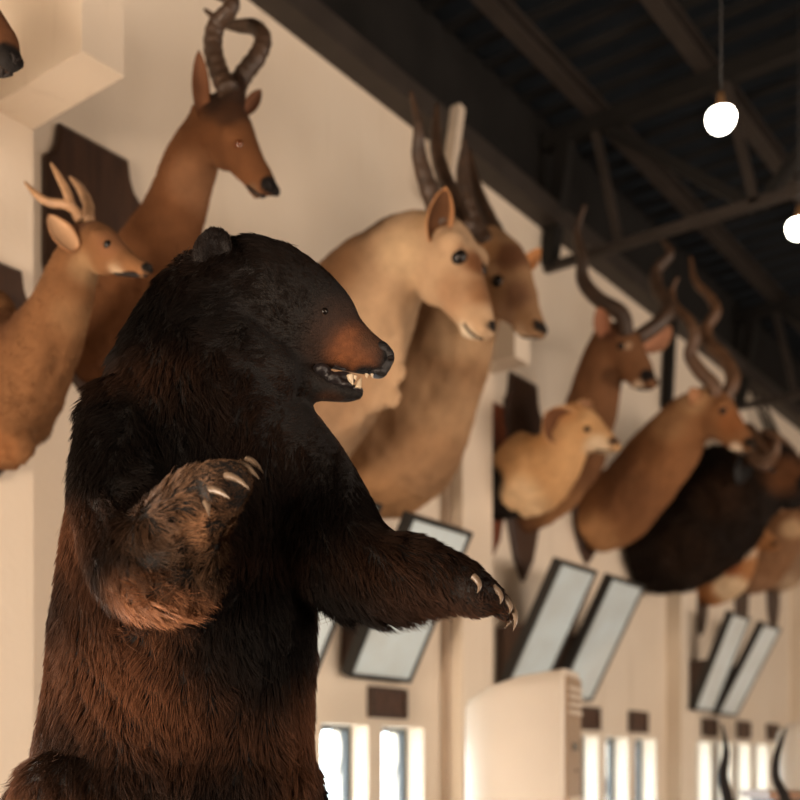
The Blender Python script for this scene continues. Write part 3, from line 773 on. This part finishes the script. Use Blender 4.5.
# ------------------------------------------------------------------ floor-standing air conditioners
M_ACW = principled('cream_plastic', (0.70, 0.62, 0.52), 0.38, noise=0.06, nscale=3)
M_ACG = principled('beige_front_panel', (0.36, 0.25, 0.16), 0.4, noise=0.1, nscale=3)
M_ACD = principled('dark_display', (0.012, 0.010, 0.009), 0.15, noise=0.1)
def air_conditioner(px, Z, top_py, W1, W2, theta, label):
    corner = PD(px, HOR, Z); corner.z = 0
    H = PD(px, top_py, Z).z
    r = empty('air_conditioner', corner); tag(r, label, 'air conditioner', 'cream floor-standing air conditioners')
    ang = YAW - theta
    e1 = Vector((-math.cos(ang), -math.sin(ang), 0)); e2 = Vector((-math.sin(ang), math.cos(ang), 0))
    def Q(a, b, z): return corner + e1 * a + e2 * b + Vector((0, 0, z))
    # body: rounded plan on the far side, domed top
    prof = [(0, 0.012), (.012, 0)] + [(W1 * (.55 + .45 * math.sin(a)), .16 * (1 - math.cos(a))) for a in np.linspace(0, math.pi / 2, 9)] + [(W1, W2), (0, W2)]
    bm = bmesh.new(); rings = []
    levels = [(0.05, 0), (H - 0.10, 0), (H - 0.06, .05), (H - .025, .22), (H - .006, .5), (H, .75)]
    for z, ins in levels:
        ring = []
        for a, b in prof:
            aa = a * (1 - 0.55 * ins); bb = b + (W2 * .5 - b) * ins * .15
            zz = z - (0.07 * (a / W1) ** 2 if z > H - 0.11 else 0)
            ring.append(bm.verts.new(Q(aa, bb, zz)))
        rings.append(ring)
    n = len(prof)
    for A, B in zip(rings, rings[1:]):
        for k in range(n): bm.faces.new((A[k], A[(k+1) % n], B[(k+1) % n], B[k]))
    bm.faces.new(rings[0]); bm.faces.new(rings[-1][::-1])
    bmesh.ops.recalc_face_normals(bm, faces=bm.faces)
    me = bm_mesh(bm, 'body', True); me.set_sharp_from_angle(angle=math.radians(40))
    adopt(link('body', me, M_ACW), r)
    def plate(name, b0, b1, z0, z1, h0, h1, mat, parent=r):
        bm = bmesh.new()
        v = [bm.verts.new(Q(-h, b, z)) for h, b, z in ((h0,b0,z0),(h0,b1,z0),(h0,b1,z1),(h0,b0,z1),(h1,b0,z0),(h1,b1,z0),(h1,b1,z1),(h1,b0,z1))]
        for f in ((0,3,2,1),(4,5,6,7),(0,1,5,4),(1,2,6,5),(2,3,7,6),(3,0,4,7)): bm.faces.new([v[i] for i in f])
        bmesh.ops.recalc_face_normals(bm, faces=bm.faces)
        return adopt(link(name, bm_mesh(bm), mat), parent)
    plate('front_panel', .015, W2 - .015, .08, H - .03, -.002, .012, M_ACG)
    for k in range(4): plate('louvre', .03, W2 - .03, H - .09 - .035 * k, H - .075 - .035 * k, .012, .022, M_ACW)
    plate('display', W2 * .36, W2 * .68, H - .355, H - .32, .012, .016, M_ACD)
    plate('button', W2 * .55, W2 * .65, H - .45, H - .438, .012, .018, M_ACD)
    plate('intake_grille', .03, W2 - .03, .25, H - .56, .012, .02, M_ACW)
    bm = bmesh.new()
    v = [bm.verts.new(Q(a, b, z)) for z in (0, .05) for a, b in ((.01, .01), (W1 - .03, .05), (W1 - .03, W2 - .02), (.01, W2 - .02))]
    for f in ((3,2,1,0),(4,5,6,7),(0,1,5,4),(1,2,6,5),(2,3,7,6),(3,0,4,7)): bm.faces.new([v[i] for i in f])
    bmesh.ops.recalc_face_normals(bm, faces=bm.faces)
    adopt(link('foot', bm_mesh(bm), M_ACG), r)
air_conditioner(564, 4.75, 668, 0.49, 0.32, math.radians(21), 'cream floor-standing air conditioner with rounded top under the slanted pictures')
air_conditioner(840, 8.2, 712, 0.45, 0.32, math.radians(21), 'cream air conditioner at the far pilaster beyond the dark horns')

# ------------------------------------------------------------------ dark horns before a wooden cabinet
def lathe(name, prof, mat, parent, n=20):
    bm = bmesh.new(); rings = []
    for r, z in prof: rings.append([bm.verts.new((r * math.cos(2*math.pi*k/n), r * math.sin(2*math.pi*k/n), z)) for k in range(n)])
    for A, B in zip(rings, rings[1:]):
        for k in range(n): bm.faces.new((A[k], A[(k+1) % n], B[(k+1) % n], B[k]))
    bm.faces.new(rings[0][::-1]); bm.faces.new(rings[-1]); bmesh.ops.recalc_face_normals(bm, faces=bm.faces)
    return link(name, bm_mesh(bm, name, True), mat, parent)
cz = PD(770, 791, 5.6).z
cab_c = PD(772, HOR, 5.75); cab_c.z = 0
cab = empty('display_cabinet', cab_c, YAW); tag(cab, 'brown wooden display cabinet behind the pair of dark horns', 'cabinet')
bm = bmesh.new(); bx(bm, (-.05, -.2, 0.06), (.60, .2, cz - .04)); link('body', bm_mesh(bm), M_DWOOD, cab)
bm = bmesh.new(); bx(bm, (-.09, -.23, cz - .04), (.64, .23, cz)); link('top', bm_mesh(bm), principled('brown_wood_top', (.30, .15, .07), .4, noise=.4, stretch=(1, 8, 8)), cab)
bm = bmesh.new(); bx(bm, (-.02, -.17, 0), (.57, .17, .06)); link('plinth', bm_mesh(bm), M_DWOOD, cab)
for s in (.115, .435):
    bm = bmesh.new(); bx(bm, (s - .15, -.215, .1), (s + .15, -.2, cz - .13)); d = link('door', bm_mesh(bm), M_RWOOD, cab)
    k = link('knob', ball_mesh(.014), M_ANTLER, d); k.location = (s + .1, -.228, cz * .6)
def px_tube(name, nodes, d, mat, parent):
    pts = [PD(a, b, d) for a, b, r in nodes]
    return adopt(link(name, tube_mesh(pts, [r * d / F for a, b, r in nodes], 12, 10, .05), mat), parent)
hb = empty('mounted_horns', PD(758, HOR, 5.15)); tag(hb, 'pair of slender dark curved horns on a stand before the wooden cabinet', 'horns')
hb.location.z = 0
px_tube('horn', [(731, 812, 6), (727, 795, 5.5), (723, 775, 4.8), (726, 755, 3.6), (725, 740, 2.2), (722, 724, .8)], 5.15, M_DARK, hb)
px_tube('horn', [(789, 812, 6), (784, 795, 5.2), (776, 778, 4.2), (776, 760, 3.6), (781, 742, 2.6), (786, 728, .8)], 5.15, M_DARK, hb)
bm = bmesh.new(); bmesh.ops.create_uvsphere(bm, u_segments=16, v_segments=10, radius=1)
bmesh.ops.transform(bm, matrix=Matrix.Diagonal((.20, .06, .05, 1)), verts=bm.verts)
sk = link('skull_cap', bm_mesh(bm, 'skull', True), M_ANTLER); sk.parent = hb
pc = PD(760, 818, 5.15); sk.location = pc - hb.location; sk.rotation_euler = (0, 0, YAW)
lathe('stand', [(.16, 0), (.16, .03), (.04, .06), (.03, .4), (.03, pc.z - .03)], M_DWOOD, hb, 16)

# ------------------------------------------------------------------ pendant lamps
M_BULB = principled('lit_bulb', (1, 1, 1), 0.4, emis=(1.0, 0.92, 0.80), estr=16.0)
M_CORD = principled('black_cord', (0.012, 0.011, 0.010), 0.6, noise=0.1)
M_CAP = principled('brass_lamp_cap', (0.20, 0.11, 0.05), 0.45, metal=0.6, noise=0.2)
for k, (px, py, d) in enumerate(((721, 118, 4.24), (799, 227, 5.10))):
    c = PD(px, py, d)
    lp = empty('pendant_lamp', c); tag(lp, ('lit round bulb hanging on a cord above the truss bottom chord', 'lit round bulb hanging just under the truss bottom chord')[k], 'lamp', 'row of hanging bulbs')
    R = 0.057
    lathe('bulb', [(0.004, -R)] + [(R * math.sin(a), -R * math.cos(a)) for a in np.linspace(.2, 1.75, 9)] + [(R * .85, R * .42), (R * .5, R * .5)], M_BULB, lp)
    lathe('cap', [(R * .5, R * .5), (R * .42, R * .8), (R * .3, R * 1.2), (R * .24, R * 1.7), (0.01, R * 1.75)], M_CAP, lp, 14)
    lathe('cord', [(0.0028, R * 1.7), (0.0028, ROOF - c.z)], M_CORD, lp, 6)

# ------------------------------------------------------------------ the bear
D0 = 2.30
def BN(px, py, dd, r, rb=None, lat=None):
    p = PD(px, py, D0 + dd); s = (D0 + dd) / F
    return (p, r * s, (r * s if rb is None else rb), FW if lat is None else lat)
FEET = PD(170, 1010, D0).z
broot = empty('bear', (PD(175, HOR, D0).x, PD(175, HOR, D0).y, FEET))
tag(broot, 'upright dark brown bear with open mouth and raised clawed paws', 'bear')
E = []
E += chain_ells([BN(178, 840, .02, 140, .26), BN(176, 770, .02, 136, .27), BN(181, 700, .02, 130, .26), BN(186, 630, .02, 128, .26), BN(190, 550, .02, 120, .255),
                 BN(198, 480, .03, 112, .25), BN(204, 420, .03, 102, .23), BN(208, 370, .03, 86, .19), BN(220, 330, .02, 72, .16), BN(240, 313, .02, 64, .14)])
E += chain_ells([BN(232, 312, .02, 64, .14), BN(262, 308, .01, 65, .13), BN(292, 316, .0, 58, .115), BN(318, 326, -.005, 46, .085), BN(337, 338, -.01, 33, .055), BN(358, 350, -.012, 24, .043), BN(373, 356, -.014, 19, .036), BN(381, 359, -.014, 15, .030)])
E += chain_ells([BN(330, 306, -.02, 20, .04), BN(338, 312, -.02, 16, .03)])
E += chain_ells([BN(268, 362, .0, 34, .085), BN(300, 380, -.004, 20, .055), BN(328, 390, -.008, 10.5, .036), BN(346, 394, -.01, 8, .028), BN(360, 394, -.012, 5.5, .018)])
# cheek ruff
E += chain_ells([BN(228, 362, -.06, 50, .10), BN(270, 380, -.02, 34, .10)])
# near arm (bent, paw raised)
E += chain_ells([BN(138, 432, -.06, 54, .13), BN(128, 490, -.16, 52, .125), BN(140, 552, -.25, 52, .11), BN(160, 562, -.33, 52, .10), BN(180, 532, -.40, 43, .075), BN(200, 504, -.43, 34, .06), BN(220, 488, -.45, 28, .05), BN(236, 480, -.45, 21, .04)])
E += chain_ells([BN(148, 568, -.30, 50, .09), BN(172, 572, -.34, 42, .08), BN(192, 566, -.36, 32, .06)])
for tx, ty, dd in ((245, 467, -.40), (240, 473, -.44), (228, 484, -.48), (212, 495, -.50)):
    E += chain_ells([BN(215, 488, -.45, 18, .03), BN((215 + tx) / 2, (486 + ty) / 2, dd, 12, .022), BN(tx, ty, dd, 9.5, .018)])
# far arm (stretched out)
E += chain_ells([BN(262, 440, .06, 60, .15), BN(302, 490, .02, 58, .14), BN(332, 545, -.04, 56, .12), BN(370, 572, -.10, 45, .095), BN(408, 575, -.15, 39, .078), BN(442, 580, -.19, 30, .06), BN(464, 588, -.21, 26, .05), BN(484, 598, -.22, 21, .045)])
for tx, ty, dd in ((480, 587, -.27), (498, 594, -.25), (506, 605, -.22), (508, 614, -.18)):
    E += chain_ells([BN(466, 590, -.22, 16, .03), BN((468 + tx) / 2 + 3, (590 + ty) / 2, dd, 12, .022), BN(tx, ty, dd, 9.5, .018)])
# legs down to the plinth
for sx, dd in ((110, -.10), (235, .16)):
    E += chain_ells([BN(sx, 800, dd, 92, .17), BN(sx - 6, 860, dd, 78, .15), BN(sx - 4, 920, dd, 58, .11), BN(sx - 8, 965, dd, 46, .09), BN(sx, 990, dd - .02, 34, .075), BN(sx + 45, 998, dd - .06, 26, .07), BN(sx + 80, 1000, dd - .08, 20, .06)])
E += [(np.array(BN(178, 790, .03, 1)[0]), np.diag([.30, .30, .24]))]
# tail
E += chain_ells([BN(40, 800, .10, 26), BN(18, 822, .12, 20), BN(4, 838, .13, 12)])
bme = remesh_blobs(E, 0.009, 5, 'bear_body')
for v in bme.vertices:
    if v.co.z < FEET + .004: v.co.z = FEET + .004
NOSE = np.array(PD(388, 358, D0 - .014)); EYEP = np.array(PD(325, 311, D0 - .05))
def bpt(px, py, dd=0.0): return np.array(PD(px, py, D0 + dd))
BLK = (.0046, .0036, .0031); DBR = (.028, .013, .0075); TAN = (.17, .058, .019)
paint(bme, (.007, .0052, .0044), [(bpt(338, 340, -.03), .075, (.035, .016, .009), .9), (bpt(352, 353, -.03), .050, TAN, .9), (bpt(368, 345, -.03), .030, (.06, .026, .012), .9), (bpt(312, 305, -.06), .020, (.05, .024, .012), .9),
      (bpt(390, 357, -.014), .030, (.006, .005, .005), .4), (bpt(338, 382, -.01), .034, (.012, .010, .010), .6), (bpt(366, 375, -.014), .026, (.008, .007, .007), .6), (bpt(330, 405, -.01), .03, (.05, .02, .009), .8)])
M_SKIN = principled('bear_hide', (1, 1, 1), 0.75, noise=0.4, nscale=60, bump=0.5, bscale=220, spec=0.3, attr='Col')
body = adopt(link('body', bme, M_SKIN), broot)
bvh = BVHTree.FromPolygons([v.co.copy() for v in bme.vertices], [list(p.vertices) for p in bme.polygons])
def bhit(px, py):
    h = bvh.ray_cast(CAM, ray(px, py).normalized()); return h[0], h[1]

# eyes, nose, teeth, tongue, claws, ears
M_NOSE = principled('bear_nose', (.010, .008, .008), .5, noise=.3, nscale=80, bump=.3, bscale=300)
M_TOOTH = principled('ivory_teeth', (.62, .50, .34), .3, noise=.2, nscale=60)
M_CLAW = principled('horn_claw', (.20, .145, .10), .35, noise=.5, nscale=40)
M_GUM = principled('wet_dark_gum', (.020, .016, .017), .38, noise=.5, nscale=60, bump=.3, bscale=200)
p, n = bhit(325, 311)
o = adopt(link('eye', ball_mesh(.0085), M_EYE), broot); o.location = p - n * .0045
eyeq = bvh.find_nearest(Vector(p) + FW * .16)[0]
o = adopt(link('eye', ball_mesh(.010), M_EYE), broot); o.location = eyeq
nose_e = [(bpt(379, 352, -.014), np.array([np.array(RT) * .026, np.array(FW) * .032, np.array(UP) * .022])), (bpt(389, 357, -.014), np.array([np.array(RT) * .012, np.array(FW) * .026, np.array(UP) * .018])),
          (bpt(384, 365, -.014), np.array([np.array(RT) * .016, np.array(FW) * .020, np.array(UP) * .016])), (bpt(378, 373, -.014), np.array([np.array(RT) * .020, np.array(FW) * .022, np.array(UP) * .010]))]
adopt(link('nose', remesh_blobs(nose_e, .004, 3, 'nose'), M_NOSE), broot)
for dd in (-.040, .012):
    o = adopt(link('nostril', ball_mesh(.0075), M_DARK), broot); o.location = PD(391, 358, D0 + dd + .004); o.scale = (1, 1, .75)
lip = [(bpt(a, b, c), np.array([np.array(RT) * ra, np.array(FW) * rf, np.array(UP) * rz])) for a, b, c, ra, rf, rz in
       ((322, 374, -.012, .022, .044, .018), (334, 382, -.012, .024, .038, .017), (346, 388, -.012, .020, .033, .010), (358, 391, -.012, .012, .022, .008), (342, 379, -.01, .030, .026, .014))]
adopt(link('lower_gum', remesh_blobs(lip, .004, 3, 'gum'), M_GUM), broot)
for px, py, ex, ey, r, dd in ((350, 375, 353, 385, 3.6, -.046), (358, 388, 361, 378, 3.2, -.034), (355, 376, 356, 380, 2.0, -.046), (367, 374, 367, 378, 1.8, -.036), (372, 374, 373, 378, 1.6, -.03),
                               (358, 388, 361, 378, 3.2, .010), (350, 375, 353, 385, 3.6, .020)):
    a = PD(px, py, D0 + dd); b = PD(ex, ey, D0 + dd); m = (a + b) / 2 - RT * .001
    s = D0 / F
    adopt(link('tooth', tube_mesh([a, m, b], [r * s, r * s * .75, r * s * .15], 8, n=4), M_TOOTH), broot)
def claw(a, b, r, bend):
    pts = []; rr = []
    for k in range(8):
        t = k / 7; pts.append(a * (1 - t) + b * t + bend * (4 * t * (1 - t))); rr.append(r * (1 - .15 * t - .8 * t ** 2.2))
    adopt(link('claw', tube_mesh(pts, rr, 10, n=4), M_CLAW), broot)
for (x0, y0, x1, y1, dd) in ((247, 460, 263, 473, -.41), (240, 465, 259, 479, -.46), (226, 476, 249, 489, -.51), (209, 490, 230, 499, -.525), (206, 502, 209, 516, -.50)):
    claw(PD(x0, y0, D0 + dd + .012), PD(x1, y1, D0 + dd - .012), .0068, UP * .005)
for (x0, y0, x1, y1, dd) in ((473, 576, 477, 593, -.30), (493, 587, 500, 604, -.275), (503, 597, 509, 614, -.245), (510, 604, 513, 631, -.20), (507, 610, 505, 628, -.165)):
    claw(PD(x0, y0, D0 + dd + .012), PD(x1, y1, D0 + dd), .0065, RT * .008)
for (px, py, dd, sc) in ((212, 257, -.10, 1), (240, 264, .12, .95)):
    nE = [(bpt(px, py, dd), np.array([np.array(RT) * .040, np.array(FW) * .020, np.array(UP) * .052])), (bpt(px + 2, py - 8, dd), np.array([np.array(RT) * .039, np.array(FW) * .018, np.array(UP) * .042]))]
    em = remesh_blobs(nE, .006, 4, 'ear')
    for v in em.vertices:                                  # hollow of the ear, opening forwards to the viewer
        q = np.array(v.co) - bpt(px + 6, py - 2, dd - .02); rr = math.hypot(q @ np.array(RT) / .028, q[2] / .034)
        if rr < 1 and q @ np.array(FW) < .012: v.co += FW * (.014 * (1 - rr * rr))
    paint(em, (.007, .005, .0045), [])
    adopt(link('ear', em, M_SKIN), broot)

# ---- fur
def fur_curves(name, me, N, parent, mat, seed, lenf, colf, keep=None, rad=.00055, npt=5, clump=.015):
    r = np.random.default_rng(seed)
    me.calc_loop_triangles()
    nv = len(me.vertices); co = np.empty(nv * 3, np.float32); me.vertices.foreach_get('co', co); co = co.reshape(-1, 3).astype(float)
    no = np.empty(nv * 3, np.float32); me.vertices.foreach_get('normal', no); no = no.reshape(-1, 3).astype(float)
    nt = len(me.loop_triangles); tri = np.empty(nt * 3, np.int32); me.loop_triangles.foreach_get('vertices', tri); tri = tri.reshape(-1, 3)
    A = co[tri]; area = np.linalg.norm(np.cross(A[:, 1] - A[:, 0], A[:, 2] - A[:, 0]), axis=1)
    idx = r.choice(nt, N, p=area / area.sum())
    u = r.random((N, 2)); fl = u.sum(1) > 1; u[fl] = 1 - u[fl]
    w = np.stack([1 - u.sum(1), u[:, 0], u[:, 1]], 1)[:, :, None]
    w0 = w; P = (co[tri[idx]] * w).sum(1); Nn = (no[tri[idx]] * w).sum(1); Nn /= np.linalg.norm(Nn, axis=1)[:, None]
    L, flow, lift = lenf(P, Nn)
    ok = L > 0.0008
    P, Nn, L, flow, lift = P[ok], Nn[ok], L[ok], flow[ok], lift[ok]
    n = len(P)
    # clumping: low-frequency swirl of the flow direction
    ph = np.stack([np.sin(P[:, 0] * 31 + P[:, 2] * 17), np.sin(P[:, 1] * 29 - P[:, 2] * 23), np.sin(P[:, 0] * 19 + P[:, 1] * 37)], 1)
    ph2 = np.stack([np.sin(P[:, 2] * 83 + P[:, 0] * 91), np.sin(P[:, 0] * 97 + P[:, 1] * 71), np.sin(P[:, 1] * 89 - P[:, 2] * 77)], 1)
    flow = flow + ph * .30 + ph2 * .34 + r.normal(0, .20, (n, 3))
    flow -= Nn * (flow * Nn).sum(1)[:, None]
    flow /= np.linalg.norm(flow, axis=1)[:, None] + 1e-9
    L = L * r.uniform(.5, 1.3, n) * (1 + .25 * ph2[:, 0] * ph[:, 1])
    pts = np.empty((n, npt, 3)); pts[:, 0] = P - Nn * .002
    d = flow * (1 - lift[:, None]) + Nn * lift[:, None]
    g = np.array([0, 0, -1.0])
    cur = pts[:, 0]
    for k in range(1, npt):
        d2 = d + flow * (.25 * k) + g * (.07 * k) + r.normal(0, .06, (n, 3))
        d2 /= np.linalg.norm(d2, axis=1)[:, None]
        cur = cur + d2 * (L / (npt - 1))[:, None]; pts[:, k] = cur
    # tips gather into locks
    cell = np.floor((P + ph2 * .004 + r.normal(0, .0025, (n, 3))) / clump).astype(np.int64)
    _, inv = np.unique(cell[:, 0] * 4000003 + cell[:, 1] * 2003 + cell[:, 2], return_inverse=True)
    cnt = np.bincount(inv)
    for k in range(1, npt):
        mean = np.stack([np.bincount(inv, pts[:, k, a]) / cnt for a in range(3)], 1)[inv]
        w = .62 * (k / (npt - 1)) ** .8 * np.clip(L / .03, .15, 1)[:, None]
        pts[:, k] = pts[:, k] * (1 - w) + mean * w
    if colf is None:
        vc = np.empty(nv * 4, np.float32); me.color_attributes['Col'].data.foreach_get('color', vc)
        C = (vc.reshape(-1, 4)[:, :3].astype(float)[tri[idx]] * w0).sum(1)[ok] * r.uniform(.65, 1.2, n)[:, None]
    else: C = colf(P, Nn, r)
    tipm = r.uniform(.8, 1.5, n)
    cols = np.empty((n, npt, 4), np.float32); cols[..., 3] = 1
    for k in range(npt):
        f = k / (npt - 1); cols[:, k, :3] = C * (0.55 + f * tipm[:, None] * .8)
    hc = bpy.data.hair_curves.new(name); hc.add_curves([npt] * n)
    off = np.array(parent.location); 
    hc.attributes['position'].data.foreach_set('vector', (pts - off).astype(np.float32).ravel())
    ra = hc.attributes.new('radius', 'FLOAT', 'POINT')
    prof = np.array([1.0, 1.0, .85, .6, .12])[:npt]
    ra.data.foreach_set('value', (r.uniform(.7, 1.2, n)[:, None] * prof[None] * rad).astype(np.float32).ravel())
    ca = hc.attributes.new('Col', 'FLOAT_COLOR', 'POINT'); ca.data.foreach_set('color', cols.ravel())
    o = bpy.data.objects.new(name, hc); COL.objects.link(o); hc.materials.append(mat); o.parent = parent
    o['kind'] = 'stuff'
    return o
M_FUR = bpy.data.materials.new('bear_fur'); M_FUR.use_nodes = True
_b = M_FUR.node_tree.nodes['Principled BSDF']; _a = M_FUR.node_tree.nodes.new('ShaderNodeAttribute'); _a.attribute_name = 'Col'
M_FUR.node_tree.links.new(_a.outputs['Color'], _b.inputs['Base Color'])
_b.inputs['Roughness'].default_value = .55; _b.inputs['Specular IOR Level'].default_value = .10

WRN = bpt(222, 487, -.45); WRF = bpt(486, 599, -.22)
def smooth(a, b, x): t = np.clip((x - a) / (b - a), 0, 1); return t * t * (3 - 2 * t)
RTn, FWn = np.array(RT), np.array(FW)
def img(P):
    d = P - np.array(CAM); z = d @ FWn
    return 400 + F * (d @ RTn) / z, HOR - F * d[:, 2] / z, z
def seg_dist(P, a, b):
    ab = b - a; t = np.clip(((P - a) @ ab) / (ab @ ab), 0, 1); return np.linalg.norm(P - a - t[:, None] * ab, axis=1), t
ARM1 = (bpt(140, 560, -.30), bpt(236, 479, -.45)); ARM2 = (bpt(310, 520, -.02), bpt(500, 606, -.22))
def bear_len(P, Nn):
    px, py, z = img(P)
    dn = np.linalg.norm(P - bpt(375, 358, -.014), axis=1)
    L = np.full(len(P), .050)
    head = 1 - smooth(.22, .44, dn)
    L = L * (1 - head) + head * (.004 + .024 * smooth(.03, .30, dn))
    L[dn < .035] = .0015
    # inside of the mouth bare
    mouth = (px > 316) & (px < 378) & (py > 366) & (py < 392) & (dn < .2)
    L[mouth] = 0
    d1, t1 = seg_dist(P, *ARM1); d2, t2 = seg_dist(P, *ARM2)
    near1 = d1 < .16; near2 = (d2 < .16) & (px > 320)
    L = np.where(near1, L * (1 - .72 * smooth(.45, 1, t1)), L)
    L = np.where(near2, L * (1 - .72 * smooth(.5, 1, t2)), L)
    under = np.clip(-Nn[:, 2], 0, 1); L = np.where(near2 & (t2 < .8), L * (1 + .35 * under), L)
    flow = np.tile(np.array([0, 0, -1.0]), (len(P), 1)) + np.array([0, 0, 0])
    hd = P - NOSE; hd /= np.linalg.norm(hd, axis=1)[:, None] + 1e-9
    flow = flow * (1 - head[:, None]) + hd * head[:, None]
    a1 = (ARM1[1] - ARM1[0]); a1 /= np.linalg.norm(a1); a2 = (ARM2[1] - ARM2[0]); a2 /= np.linalg.norm(a2)
    flow = np.where(near1[:, None], flow * .55 + a1 * (.2 + .8 * t1[:, None]), flow)
    flow = np.where(near2[:, None], flow * .7 + a2 * (.3 + .8 * t2[:, None]), flow)
    lift = np.full(len(P), .42); lift = lift * (1 - head) + .22 * head
    return L, flow, lift
def bear_col(P, Nn, r):
    px, py, z = img(P)
    n = (np.sin(P[:, 0] * 13 + P[:, 2] * 9) + np.sin(P[:, 1] * 15 - P[:, 2] * 7) + np.sin(P[:, 2] * 21 + P[:, 0] * 5)) / 3
    br = np.clip(.30 + .62 * n, .02, 1)
    dfa, tfa = seg_dist(P, *ARM2); br = br * (1 - .6 * (1 - smooth(.13, .18, dfa)) * (px > 310))  # far arm: shade put into the coat colour
    # brown coat; the darker face, throat, chest and front belly include painted shade
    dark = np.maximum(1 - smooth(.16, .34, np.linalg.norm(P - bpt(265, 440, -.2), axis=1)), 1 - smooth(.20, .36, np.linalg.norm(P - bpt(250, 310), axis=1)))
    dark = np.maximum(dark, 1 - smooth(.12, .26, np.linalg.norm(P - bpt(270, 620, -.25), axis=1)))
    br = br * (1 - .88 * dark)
    C = np.array(BLK)[None] * (1 - br[:, None]) + np.array([.12, .050, .024])[None] * br[:, None]
    dn = np.linalg.norm(P - bpt(352, 354, -.03), axis=1)
    m = (1 - smooth(.025, .065, dn))[:, None]; C = C * (1 - m) + np.array(TAN)[None] * m
    e = (1 - smooth(.01, .03, np.linalg.norm(P - bpt(312, 305, -.06), axis=1)))[:, None]; C = C * (1 - e) + np.array([.045, .022, .011])[None] * e
    d1, t1 = seg_dist(P, *ARM1)
    a = ((d1 < .14) * smooth(.1, .8, t1) * .55)[:, None]; C = C * (1 - a) + np.array([.13, .075, .042])[None] * a
    tip = (1 - smooth(.01, .05, np.linalg.norm(P - bpt(192, 530, -.47), axis=1)))[:, None] * .7; C = C * (1 - tip) + np.array([.36, .19, .10])[None] * tip
    el = (1 - smooth(.05, .13, np.linalg.norm(P - bpt(155, 605, -.34), axis=1)))[:, None] * .75; C = C * (1 - el) + np.array([.26, .115, .055])[None] * el  # window-lit rim under the near elbow, painted into the fur
    return C * r.uniform(.6, 1.4, len(P))[:, None]
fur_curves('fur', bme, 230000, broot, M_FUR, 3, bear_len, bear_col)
def ear_len(P, Nn):
    f = np.tile(np.array([0, 0, 1.0]), (len(P), 1)) - RTn * .3
    return np.full(len(P), .012), f, np.full(len(P), .35)
for c in [c for c in broot.children if c.name.startswith('ear')]:
    fur_curves('ear_fur', c.data, 5000, broot, M_FUR, 5, ear_len, lambda P, Nn, r: np.tile(np.array([.009, .006, .005]), (len(P), 1)))

bb = [c for c in BUFFALO.children if c.name.startswith('head_and_neck')][0]
def buf_len(P, Nn):
    px, py, z = img(P)
    return np.where(px < 765, .05, .012), np.tile(np.array([.3, 0, -1.0]), (len(P), 1)), np.full(len(P), .4)
fur_curves('shaggy_coat', bb.data, 16000, BUFFALO, M_FUR, 9, buf_len, lambda P, Nn, r: np.tile(np.array([.018, .010, .006]), (len(P), 1)) * r.uniform(.3, 1.6, len(P))[:, None], rad=.0018)

# short coats on the other heads
for k, (root, bo, nose, _) in enumerate(MOUNTS):
    if root.name.startswith('buffalo'): continue
    depth = (bo.data.vertices[0].co - CAM).dot(FW)
    def coat_len(P, Nn, nose=np.array(nose)):
        d = P - nose; dn = np.linalg.norm(d, axis=1)
        f = d / (dn[:, None] + 1e-9) + np.array([0, 0, -.5])
        return .003 + .013 * smooth(.05, .45, dn), f, np.full(len(P), .28)
    fur_curves('short_coat', bo.data, 26000 if depth < 5 else 12000, root, M_FUR, 20 + k, coat_len, None, rad=.0008 if depth < 5 else .0013, clump=.012)

# plinth the bear stands on
pc = broot.location
pl = empty('plinth', (pc.x, pc.y, 0), YAW); tag(pl, 'dark wooden plinth under the standing bear', 'plinth')
bm = bmesh.new(); bx(bm, (-.42, -.36, .08), (.42, .40, FEET - .04)); link('body', bm_mesh(bm), M_DWOOD, pl)
bm = bmesh.new(); bx(bm, (-.46, -.40, FEET - .04), (.46, .44, FEET)); link('top', bm_mesh(bm), M_RWOOD, pl)
bm = bmesh.new(); bx(bm, (-.45, -.39, 0), (.45, .43, .08)); link('skirting', bm_mesh(bm), M_DWOOD, pl)
